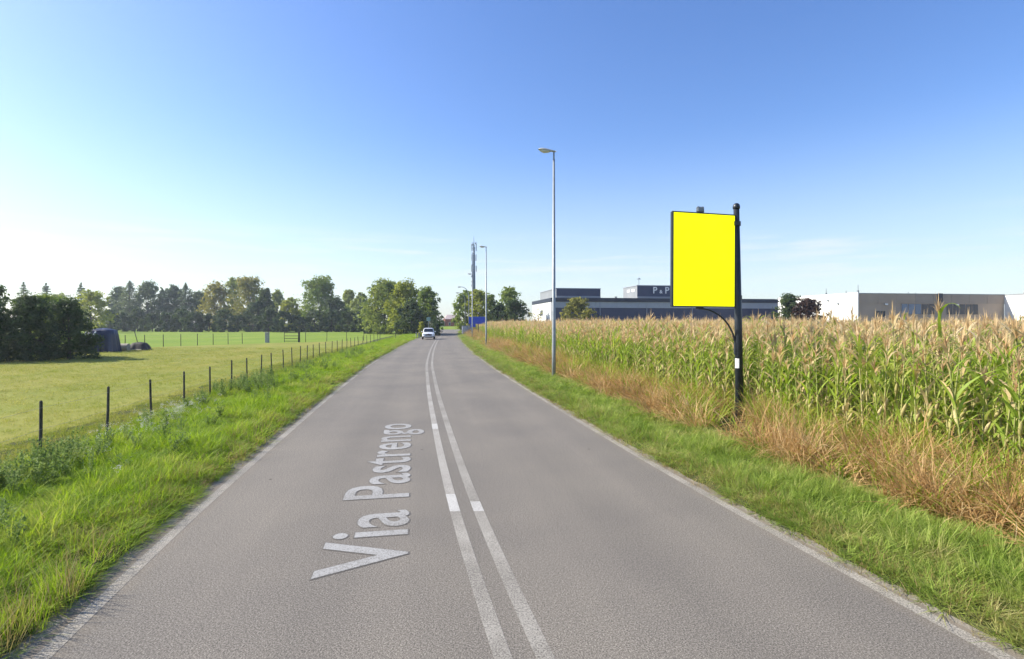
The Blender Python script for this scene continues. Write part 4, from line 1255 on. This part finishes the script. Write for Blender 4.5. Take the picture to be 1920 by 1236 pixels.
# ------------------------------------------------------------------ billboard
def billboard():
    pole_b = Vector((5.47, 12.8, 0)); lean = Vector((-0.085, 0, 0))
    t = empty("billboard", pole_b); tag(t, "yellow advertising panel hung from a dark post at the maize edge", "billboard")
    ztop = hgt(390, 12.8)
    MB().tube([(0, 0, -0.4), tuple(lean * 0.45 + Vector((0, 0, 2.4))), tuple(lean + Vector((0, 0, ztop)))], [0.098, 0.086, 0.066], 20).build("post", DKSTEEL, t, True)
    tp = lean + Vector((0, 0, ztop))
    MB().lathe([(0.066, -0.03), (0.082, -0.02), (0.085, 0.03), (0.072, 0.075), (0.045, 0.105), (0.01, 0.115)], 18, tp).build("post_cap", DKSTEEL, t, True)
    # panel: local frame, x from outer edge to post
    A = Vector((px(1259.0, 12.35, 0).x, 12.35, 0)); B = Vector((px(1377.5, 12.76, 0).x, 12.76, 0))
    ex = (B - A).normalized(); wd = (B - A).length
    ey = Vector((-ex.y, ex.x, 0))
    z0, z1 = 2.82, 5.035
    M = Matrix.Translation(A - pole_b) @ Matrix(((ex.x, ey.x, 0, 0), (ex.y, ey.y, 0, 0), (0, 0, 1, 0), (0, 0, 0, 1)))
    M = M @ Matrix.Rotation(R(0.25), 4, 'Y')
    fr = 0.035; th = 0.09
    MB().cbox(0, 0.012, z0, wd, th, z1, 0.012).xf(M).build("box_case", DKSTEEL, t)
    for nm, a in (("frame_side", (-0.004, -0.012, z0 - 0.004, fr, 0.010, z1 + 0.004)), ("frame_side", (wd - fr * 0.6, -0.012, z0 - 0.004, wd + 0.004, 0.010, z1 + 0.004)),
                  ("frame_rail", (fr + 0.001, -0.012, z0 - 0.004, wd - fr * 0.6 - 0.001, 0.010, z0 + 0.022)), ("frame_rail", (fr + 0.001, -0.012, z1 - 0.022, wd - fr * 0.6 - 0.001, 0.010, z1 + 0.004))):
        MB().cbox(*a, 0.004).xf(M).build(nm, DKSTEEL, t)
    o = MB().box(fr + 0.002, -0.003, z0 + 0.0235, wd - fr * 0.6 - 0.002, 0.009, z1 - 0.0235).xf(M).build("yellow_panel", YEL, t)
    o["label"] = "plain bright yellow panel face with added glow"
    # little grey box on the top rail
    MB().cbox(0.66, 0.012, z1 + 0.006, 0.87, 0.09, z1 + 0.155, 0.04).xf(M).build("top_box", GREYPL, t)
    MB().cbox(0.72, 0.02, z1 - 0.002, 0.81, 0.08, z1 + 0.02, 0.005).xf(M).build("top_bracket", DKSTEEL, t)
    # clamps between box and post
    for z in (3.05, 4.82):
        c = M @ Vector((wd, 0.05, z))
        MB().lathe([(0.095, -0.05), (0.095, 0.05)], 16, (lean * (z / ztop)).to_tuple()[:2] + (z,)).build("clamp", DKSTEEL, t)
    # curved brace from the underside of the box to the post
    s = M @ Vector((0.74, 0.05, z0 - 0.03)); e = Vector((-0.105, 0, hgt(655, 12.8)))
    path = []
    for k in range(13):
        a = k / 12 * math.pi / 2
        path.append((s.x + (e.x - s.x) * math.sin(a), s.y + (e.y - s.y) * math.sin(a), e.z + (s.z - e.z) * math.cos(a)))
    MB().tube(path, 0.022, 8).build("curved_brace", DKSTEEL, t, True)
    MB().cbox(s.x - 0.07, s.y - 0.035, s.z - 0.01, s.x + 0.10, s.y + 0.035, s.z + 0.03, 0.006).build("brace_plate", DKSTEEL, t)
    zb = hgt(652, 12.8)
    MB().cbox(-0.135, -0.045, zb - 0.17, -0.07, 0.045, zb + 0.12, 0.008).build("brace_foot", DKSTEEL, t)
    # white sticker wrapped round the front left of the post
    zs = hgt(690, 12.8); V = []; F_ = []
    for i in range(7):
        a = R(185 + i * 11); r = 0.0955
        cx = lean.x * 0.28
        V += [(cx + math.cos(a) * r, math.sin(a) * r, zs), (cx + math.cos(a) * r, math.sin(a) * r, zs + 0.23)]
    for i in range(6): F_.append((2 * i, 2 * i + 2, 2 * i + 3, 2 * i + 1))
    MB().add(V, F_).build("white_sticker", STICKER, t)
billboard()

# ------------------------------------------------------------------ factories (aligned with the road)
UU = Vector((-0.150, 0.9887, 0)); NN = Vector((0.9887, 0.150, 0))
def frame(loc):
    return math.atan2(NN.y, NN.x)
NAVY = mat_noise("navy_cladding", (0.026, 0.036, 0.080), (0.034, 0.046, 0.098), 0.6, 0.5, 0, 0.4)
NAVYD = mat_noise("dark_cornice", (0.012, 0.017, 0.034), (0.020, 0.026, 0.046), 0.6, 0.5)
BAND = mat_noise("grey_band_cladding", (0.30, 0.325, 0.37), (0.36, 0.385, 0.43), 0.5, 0.5)
LGREY = mat_noise("light_grey_cladding", (0.22, 0.235, 0.25), (0.27, 0.285, 0.30), 0.4, 0.55)
WHITEW = mat_noise("white_render", (0.70, 0.70, 0.68), (0.80, 0.80, 0.78), 0.3, 0.8)
TAUPE = mat_noise("taupe_render", (0.40, 0.31, 0.235), (0.48, 0.38, 0.295), 0.25, 0.85)
TAUPED = mat_noise("taupe_dark_panel", (0.33, 0.265, 0.21), (0.40, 0.325, 0.26), 0.25, 0.85)
GLASS = mat("window_glass", (0.025, 0.035, 0.05), 0.12, 0, 0.25)
GLASSB = mat("blue_window_glass", (0.10, 0.17, 0.26), 0.12, 0, 0.3)
WHITEP = mat("white_letter_paint", (0.80, 0.80, 0.80), 0.5)
ROOFG = mat_noise("roof_felt", (0.20, 0.20, 0.20), (0.28, 0.28, 0.28), 0.4, 0.9)

def text_mesh(body, size, bold=0.02, extr=0.03):
    cu = bpy.data.curves.new("sign_text", 'FONT'); cu.body = body; cu.size = size; cu.offset = bold; cu.extrude = extr; cu.resolution_u = 3
    o = bpy.data.objects.new("sign_text", cu); COL.objects.link(o)
    bpy.context.view_layer.update()
    me = bpy.data.meshes.new_from_object(o.evaluated_get(bpy.context.evaluated_depsgraph_get()))
    bpy.data.objects.remove(o); bpy.data.curves.remove(cu)
    me.materials.clear()
    return me

def factory_blue():
    d0 = 118.0; c = px(1035, d0, 0); rz = math.atan2(0.150, 0.9887)
    t = empty("blue_factory", (c.x, c.y, 0), rz)
    tag(t, "long navy blue factory with a grey band and two rooftop blocks", "building")
    W = 55.0; D = 22.0
    h = hgt(558.5, d0)
    # local axes: x along the front, y to the back
    MB().box(0.0, 0.02, -0.1, W, D, h - 0.25).build("hall", NAVY, t)
    MB().box(-0.28, -0.30, h - 0.85, W + 0.28, D + 0.28, h).build("cornice", NAVYD, t)
    MB().box(0.6, 0.6, h + 0.002, W - 0.6, D - 0.6, h + 0.10).build("roof", ROOFG, t)
    zb0, zb1 = hgt(577, d0), hgt(565.6, d0)
    n = 11
    for i in range(n):
        MB().box(i * W / n + 0.02, -0.09, zb0, (i + 1) * W / n - 0.02, 0.018, zb1).build("band_panel", BAND, t)
    # white sunlit side wall with panels, door and a lower annex
    m = 4
    for i in range(m):
        MB().box(-0.16, 0.05 + i * D / m, -0.05, -0.004, (i + 1) * D / m - 0.03, h - 0.86).build("side_panel", WHITEW, t)
    MB().box(-0.22, 3.2, 0.0, -0.163, 5.4, 3.4).build("side_door", BAND, t)
    MB().box(-0.22, 9.0, 4.1, -0.163, 12.0, 5.4).build("side_window", GLASS, t)
    for i in range(10):
        x = 3 + i * 5.2
        f = MB().box(x, -0.06, 0.9, x + 2.6, 0.016, 2.1).build("window_frame", BAND, t)
        MB().box(x + 0.08, -0.075, 0.98, x + 2.52, -0.0605, 2.02).build("pane", GLASS, f)
    for x in (11.0, 22.0, 33.0, 44.0):
        MB().tube([(x, -0.16, 0), (x, -0.16, h - 0.9)], 0.06, 6).build("downpipe", BAND, t)
    # rooftop block nearer the road
    def block(x0, y0, w_, dp, htop, nm, label):
        b = MB().box(x0, y0, h + 0.104, x0 + w_, y0 + dp, htop - 0.10).build(nm, LGREY, t)
        b["label"] = label
        MB().box(x0 - 0.02, y0 - 0.08, h + 0.55, x0 + w_ + 0.02, y0 - 0.003, htop - 0.102).build("block_front", NAVY, b)
        MB().box(x0 - 0.12, y0 - 0.14, htop - 0.098, x0 + w_ + 0.12, y0 + dp + 0.12, htop + 0.05).build("block_coping", BAND, b)
        MB().box(x0 - 0.03, y0 - 0.10, h + 0.106, x0 + w_ + 0.03, y0 - 0.003, h + 0.547).build("block_plinth", LGREY, b)
        return b
    block(1.5, 2.2, 10.3, 18.0, hgt(540.5, 120.5), "rooftop_block", "plain rooftop block at the left end")
    x0 = 20.5
    ht = hgt(535.5, 123.5)
    b = block(x0, 1.8, 15.0, 9.0, ht, "rooftop_block", "rooftop block with large white letters")
    for y in (3.4, 6.4):
        MB().box(x0 - 0.06, y, ht - 1.35, x0 - 0.004, y + 1.7, ht - 0.75).build("block_window", WHITEP, b)
    me = text_mesh("P", 2.15, 0.03); o = link("sign_letter", me, WHITEP, b); o.location = (x0 + 3.7, 1.66, ht - 1.82); o.rotation_euler = (R(90), 0, 0)
    me = text_mesh("&", 1.15, 0.02); o = link("sign_letter", me, WHITEP, b); o.location = (x0 + 5.35, 1.66, ht - 1.80); o.rotation_euler = (R(90), 0, 0)
    me = text_mesh("P", 2.15, 0.03); o = link("sign_letter", me, WHITEP, b); o.location = (x0 + 6.65, 1.66, ht - 1.82); o.rotation_euler = (R(90), 0, 0)
    # roof mast with a flat array and small vents
    mr = MB().tube([(x0 + 2.1, 6, ht), (x0 + 2.1, 6, ht + 2.1)], 0.06, 6).build("roof_mast", GALV, t)
    MB().lathe([(0.55, 0.0), (0.40, 0.10), (0.08, 0.35)], 12, (x0 + 2.1, 6, ht + 1.75)).build("mast_hood", GREYPL, mr)
    for x in (16.5, 41.0, 46.5):
        MB().lathe([(0.25, h + 0.1), (0.25, h + 0.5), (0.34, h + 0.52), (0.34, h + 0.62)], 10, (x, 5.0, 0)).build("roof_vent", GREYPL, t)
    MB().tube([(1.2, 4, hgt(540.5, 120.5)), (1.2, 4, hgt(540.5, 120.5) + 0.55)], 0.04, 5).build("aerial", GREYPL, t)
factory_blue()

def factory_taupe():
    d0 = 95.0; c = px(1610, d0, 0); rz = math.atan2(0.150, 0.9887)
    t = empty("taupe_factory", (c.x, c.y, 0), rz)
    tag(t, "flat-roofed factory with white side wall and dark taupe front", "building")
    W = 30.5; D = 22.0; h = hgt(549.5, d0)
    MB().box(0.02, 0.02, -0.1, W - 0.02, D, h - 0.15).build("hall", TAUPE, t)
    MB().box(-0.16, -0.02, -0.05, 0.017, D + 0.1, h + 0.12).build("side_wall", WHITEW, t)
    MB().box(0.02, -0.10, h - 0.146, W + 0.1, 0.4, h).build("parapet_coping", LGREY, t)
    MB().box(0.5, 0.5, h - 0.14, W - 0.5, D - 0.5, h - 0.05).build("roof", ROOFG, t)
    n = 8
    for i in range(n):
        MB().box(i * W / n + 0.03, -0.06, 5.95, (i + 1) * W / n - 0.012, 0.015, h - 0.15).build("front_panel", TAUPED if i not in (0, 1, 2) else TAUPE, t)
    # ribbon windows
    for x0, x1, k in ((8.6, 15.6, 5), (18.0, 24.8, 5), (3.2, 5.4, 2)):
        z0, z1 = (3.9, 5.88) if x0 > 5 else (3.4, 4.6)
        for i in range(k):
            a = x0 + (x1 - x0) * i / k; b = x0 + (x1 - x0) * (i + 1) / k
            f = MB().box(a, -0.05, z0, b - 0.05, 0.016, z1).build("window_frame", TAUPED, t)
            MB().box(a + 0.07, -0.064, z0 + 0.07, b - 0.12, -0.0505, z1 - 0.07).build("pane", GLASSB if (x0 == 8.6 and i < 3) else GLASS, f)
    MB().box(16.1, -0.35, h - 1.45, 16.9, -0.065, h + 0.05).build("hopper", NAVYD, t)
    MB().tube([(16.5, -0.2, 0), (16.5, -0.2, h - 1.45)], 0.08, 6).build("downpipe", NAVYD, t)
    for x in (5.2, 19.9): MB().cbox(x, -0.30, h - 2.15, x + 0.5, -0.065, h - 1.85, 0.03).build("wall_lamp", WHITEP, t)
    for y, z in ((7, h - 1.2), (4.4, h - 1.9)): MB().cbox(-0.34, y, z, -0.163, y + 0.4, z + 0.3, 0.03).build("wall_box", GREYPL, t)
    for x, y, hh in ((0.4, 0.7, 1.5), (-0.02, 3.0, 0.6), (-0.02, 8.0, 1.3), (13.0, 3, 0.5), (15.6, 4, 0.4), (8.0, 4, 0.3)):
        b = MB().lathe([(0.16, h - 0.1), (0.16, h + 0.35 * hh), (0.05, h + 0.36 * hh), (0.04, h + hh)], 8, (x + 0.1, y, 0)).build("roof_vent", GREYPL, t)
factory_taupe()

def factory_white():
    d0 = 99.5; c = px(1884, d0, 0); rz = math.atan2(0.150, 0.9887)
    t = empty("white_factory", (c.x, c.y, 0), rz)
    tag(t, "white walled factory cut by the right picture edge", "building")
    h = hgt(552.5, d0); L = 24.0; W = 26.0
    # local: x to the right, y to the back; side wall runs towards the camera
    MB().box(0.0, -L, -0.1, W, 0.0, h - 0.2).build("hall", WHITEW, t)
    MB().box(-0.14, -L - 0.1, h - 0.198, W + 0.1, 0.1, h).build("coping", LGREY, t)
    for i in range(4):
        MB().box(-0.10, -L + i * L / 4 + 0.02, 0.0, -0.003, -L + (i + 1) * L / 4 - 0.02, h - 0.20).build("wall_panel", WHITEW, t)
    MB().box(1.5, -L + 1.5, h + 0.002, W - 1.5, -2.0, h + 0.35).build("roof_curb", ROOFG, t)
    for i in range(4):
        f = MB().box(2 + i * 6, -L - 0.06, 1.5, 5.5 + i * 6, -L - 0.003, 3.5).build("window_frame", LGREY, t)
        MB().box(2.1 + i * 6, -L - 0.075, 1.6, 5.4 + i * 6, -L - 0.0605, 3.4).build("pane", GLASS, f)
factory_white()

# ------------------------------------------------------------------ end of the road: house, mound, wall, signs
BRICK = mat_noise("red_brick_wall", (0.26, 0.075, 0.045), (0.36, 0.12, 0.075), 1.2, 0.9)
TILE = mat_noise("pale_roof_tiles", (0.42, 0.32, 0.30), (0.52, 0.42, 0.39), 0.8, 0.85)
CREAM = mat_noise("cream_render", (0.60, 0.50, 0.38), (0.70, 0.60, 0.46), 0.6, 0.85)
def house():
    d = 215.0; c = px(848, d, 0)
    t = empty("brick_house", (c.x, c.y, 0), 0.25); tag(t, "low red brick house with pale roof at the end of the road", "house")
    W, D, hw, hr = 6.6, 6.0, 2.9 + 0.9, 5.6
    MB().box(-W / 2, -D / 2, -0.1, W / 2, D / 2, hw).build("wall", BRICK, t)
    MB().add([(-W / 2 - 0.3, -D / 2 - 0.4, hw), (W / 2 + 0.3, -D / 2 - 0.4, hw), (W / 2 + 0.3, D / 2 + 0.4, hw), (-W / 2 - 0.3, D / 2 + 0.4, hw),
              (-W / 2 + 1.2, 0, hr), (W / 2 - 1.2, 0, hr)], [(0, 1, 5, 4), (2, 3, 4, 5), (3, 0, 4), (1, 2, 5), (3, 2, 1, 0)]).build("roof", TILE, t)
    MB().box(-W / 2 - 2.4, -D / 2 + 0.5, -0.1, -W / 2 - 0.01, D / 2 - 0.5, hw - 0.5).build("porch", CREAM, t)
    for x in (-1.9, 0.4, 2.2):
        f = MB().box(x, -D / 2 - 0.05, 1.3, x + 0.9, -D / 2 - 0.003, 2.6).build("window_frame", CREAM, t)
        MB().box(x + 0.1, -D / 2 - 0.07, 1.4, x + 0.8, -D / 2 - 0.052, 2.5).build("pane", GLASS, f)
house()

mb = MB(); n = 20; V = []
c = px(845, 200, 0)
for i in range(n + 1):
    for j in range(7):
        x = (i / n - 0.5) * 12; y = (j / 6 - 0.5) * 18
        z = 1.1 * max(0, 1 - (2 * x / 12) ** 4) * max(0, 1 - (2 * y / 18) ** 2) - 0.05
        V.append((c.x + x, c.y + y, z))
mb.add(V, [(i * 7 + j, (i + 1) * 7 + j, (i + 1) * 7 + j + 1, i * 7 + j + 1) for i in range(n) for j in range(6)])
tag(mb.build("grass_mound", G_FIELD, None, True), kind="structure")

WALLP = mat_noise("pale_wall_render", (0.62, 0.61, 0.64), (0.74, 0.73, 0.75), 0.8, 0.85)
def wall_white():
    c = px(868, 105, 0); t = empty("white_wall", (c.x, c.y, 0), math.atan2(0.150, 0.9887) + R(62))
    tag(t, "low white boundary wall right of the road below the blue sign", "wall")
    n = 4
    for i in range(n):
        MB().box(i * 1.1, 0, -0.1, (i + 1) * 1.1 - 0.03, 0.25, 1.75).build("wall_panel", WALLP, t)
    MB().box(-0.05, -0.05, 1.752, n * 1.1 + 0.02, 0.30, 1.85).build("coping", CONC, t)
wall_white()

BLUE = mat_noise("blue_sign_face", (0.008, 0.045, 0.42), (0.012, 0.060, 0.52), 0.8, 0.45)
def blue_sign():
    d = 92; c = px(894, d, 0); t = empty("blue_sign", (c.x, c.y, 0), R(8)); tag(t, "large blue sign board on dark posts behind the second lamp post", "sign")
    z0, z1 = hgt(607.5, d), hgt(594, d)
    MB().cbox(-1.35, -0.05, z0, 1.45, 0.05, z1, 0.02).build("board", BLUE, t)
    MB().cbox(-1.10, -0.055, z0 - 0.55, -0.2, 0.045, z0 - 0.02, 0.02).build("lower_board", BLUE, t)
    for x in (-0.95, 0.30):
        MB().tube([(x, 0.12, -0.2), (x, 0.12, z1 - 0.1)], 0.07, 8).build("post", DKSTEEL, t)
    MB().box(-1.32, -0.062, z1 - 0.09, 1.42, -0.052, z1 - 0.04).build("top_stripe", mat("sign_white_line", (0.10, 0.18, 0.5), 0.5), t)
blue_sign()

SIGNG = mat_noise("pale_green_sign", (0.18, 0.30, 0.27), (0.26, 0.38, 0.34), 2.0, 0.5)
c = px(803.5, 98, 0); t = empty("road_sign", (c.x, c.y, 0), R(-5)); tag(t, "small pale green sign on a pole above the white car", "sign")
MB().tube([(0, 0.06, -0.2), (0, 0.06, hgt(594.5, 98))], 0.04, 8).build("pole", GALV, t)
MB().cbox(-0.36, -0.02, hgt(602, 98), 0.36, 0.02, hgt(595, 98), 0.015).build("plate", SIGNG, t)

for i, (xx, lab) in enumerate(((780.5, "left one of two pale marker posts at the verge left of the car"), (785.5, "right one of two pale marker posts at the verge left of the car"))):
    c = px(xx, 84, 0); t = empty("marker_post", (c.x, c.y, 0)); tag(t, lab, "marker post", "marker posts left of the car")
    MB().tube([(0, 0, -0.2), (0, 0, 0.80), (0, 0, 0.9)], [0.085, 0.085, 0.05], 10).build("shaft", CONC, t)
    MB().tube([(0, 0, 0.62), (0, 0, 0.74)], 0.088, 10).build("reflector_band", DKSTEEL, t)

# ------------------------------------------------------------------ white oncoming car
CARW = mat("white_car_paint", (0.80, 0.81, 0.82), 0.25, 0, 0.6)
bsdf(CARW).inputs["Coat Weight"].default_value = 0.6
CGLASS = mat("car_glass", (0.012, 0.015, 0.02), 0.05, 0, 0.8)
CBLK = mat_noise("black_car_trim", (0.012, 0.012, 0.013), (0.03, 0.03, 0.03), 6.0, 0.55)
CHROME = mat("rim_metal", (0.55, 0.56, 0.58), 0.3, 0.9)
HEADL = mat("headlight_lens", (0.70, 0.74, 0.78), 0.08, 0, 0.8)
def car():
    d = 79.0; c = px(803.5, d, 0)
    # local: -y is the front, facing the camera
    t = empty("white_car", (c.x, c.y, 0.004), R(9)); tag(t, "white hatchback car driving towards the camera on the left lane", "car")
    def loft(secs, n=20, power=3.2):
        """secs: (y, half width, z bottom, z top)"""
        V = []; F_ = []
        for y, hw, z0, z1 in secs:
            for k in range(n):
                a = 2 * math.pi * k / n
                cx = abs(math.cos(a)) ** (2 / power) * (1 if math.cos(a) >= 0 else -1)
                sz = abs(math.sin(a)) ** (2 / power) * (1 if math.sin(a) >= 0 else -1)
                V.append((cx * hw, y, (z0 + z1) / 2 + sz * (z1 - z0) / 2))
        for i in range(len(secs) - 1):
            for k in range(n):
                k2 = (k + 1) % n
                F_.append((i * n + k, i * n + k2, (i + 1) * n + k2, (i + 1) * n + k))
        F_.append(tuple(range(n - 1, -1, -1))); F_.append(tuple((len(secs) - 1) * n + k for k in range(n)))
        return V, F_
    body = MB().add(*loft([(-2.12, 0.62, 0.34, 0.74), (-2.05, 0.80, 0.26, 0.86), (-1.80, 0.90, 0.24, 0.98), (-1.2, 0.93, 0.24, 1.06), (-0.6, 0.94, 0.24, 1.10),
                           (0.6, 0.94, 0.24, 1.12), (1.6, 0.93, 0.26, 1.12), (2.0, 0.86, 0.30, 1.06), (2.10, 0.74, 0.36, 0.95)]))
    body = body.build("body", CARW, t, True)
    # cabin
    cab = MB().add(*loft([(-0.98, 0.80, 0.95, 1.10), (-0.35, 0.74, 0.95, 1.58), (0.0, 0.72, 0.95, 1.66), (0.9, 0.71, 0.95, 1.66), (1.55, 0.70, 0.95, 1.58), (1.98, 0.74, 0.95, 1.14)], 20, 5.0)).build("cabin", CARW, t, True)
    def quad(nm, pts, m, par):
        # thin pane with thickness
        P = [Vector(p) for p in pts]; nrm = (P[1] - P[0]).cross(P[3] - P[0]).normalized() * 0.012
        MB().add(P + [p + nrm for p in P], [(0, 1, 2, 3), (7, 6, 5, 4), (0, 4, 5, 1), (1, 5, 6, 2), (2, 6, 7, 3), (3, 7, 4, 0)]).build(nm, m, par)
    quad("windscreen", [(-0.70, -1.01, 1.11), (0.70, -1.01, 1.11), (0.61, -0.42, 1.56), (-0.61, -0.42, 1.56)], CGLASS, t)
    quad("rear_window", [(0.62, 2.00, 1.14), (-0.62, 2.00, 1.14), (-0.56, 1.62, 1.54), (0.56, 1.62, 1.54)], CGLASS, t)
    for s in (-1, 1):
        quad("side_window", [(s * 0.795, -0.75, 1.14), (s * 0.795, 0.35, 1.14), (s * 0.735, 0.35, 1.54), (s * 0.735, -0.30, 1.54)][::s], CGLASS, t)
        quad("side_window", [(s * 0.795, 0.45, 1.14), (s * 0.795, 1.6, 1.14), (s * 0.735, 1.35, 1.54), (s * 0.735, 0.45, 1.54)][::s], CGLASS, t)
        MB().cbox(s * 0.97 - 0.10, -0.82, 1.06, s * 0.97 + 0.10, -0.68, 1.20, 0.04).build("wing_mirror", CARW, t)
        h_ = MB().cbox(s * 0.68 - 0.17, -2.10, 0.72, s * 0.68 + 0.17, -1.86, 0.86, 0.04).build("headlight", HEADL, t)
        MB().cbox(s * 0.66 - 0.09, -2.13, 0.38, s * 0.66 + 0.09, -2.00, 0.50, 0.03).build("fog_light", CBLK, t)
        MB().cbox(s * 0.80 - 0.10, 1.98, 0.80, s * 0.80 + 0.10, 2.10, 1.02, 0.03).build("tail_light", BRICK, t)
        for y in (-1.35, 1.30):
            wh = MB().tube([(s * 0.72, y, 0.33), (s * 0.76, y, 0.33), (s * 0.93, y, 0.33), (s * 0.955, y, 0.33)], [0.29, 0.33, 0.33, 0.30], 22).build("wheel", CBLK, t, False)
            MB().tube([(s * 0.956, y, 0.33), (s * 0.968, y, 0.33)], [0.21, 0.19], 16).build("rim", CHROME, wh)
    MB().cbox(-0.46, -2.165, 0.56, 0.46, -2.06, 0.78, 0.03).build("grille", CBLK, t)
    MB().cbox(-0.56, -2.15, 0.30, 0.56, -2.05, 0.42, 0.03).build("lower_grille", CBLK, t)
    MB().cbox(-0.26, -2.185, 0.45, 0.26, -2.16, 0.555, 0.005).build("number_plate", WHITEP, t)
    MB().cbox(-0.08, -2.18, 0.80, 0.08, -2.08, 0.86, 0.01).build("badge", CHROME, t)
car()

# ------------------------------------------------------------------ summer haze
hz = bpy.data.materials.new("summer_haze"); hz.use_nodes = True
hn = hz.node_tree.nodes; hn.remove(hn["Principled BSDF"])
pv = hn.new("ShaderNodeVolumePrincipled")
pv.inputs["Color"].default_value = (0.80, 0.88, 1.0, 1)
pv.inputs["Density"].default_value = 0.00042
pv.inputs["Anisotropy"].default_value = 0.35
hz.node_tree.links.new(pv.outputs[0], hn["Material Output"].inputs["Volume"])
o = MB().box(-290, -40, -1.3, 290, 262, 38).build("haze", hz)
tag(o, kind="stuff")
SC.cycles.volume_bounces = 0
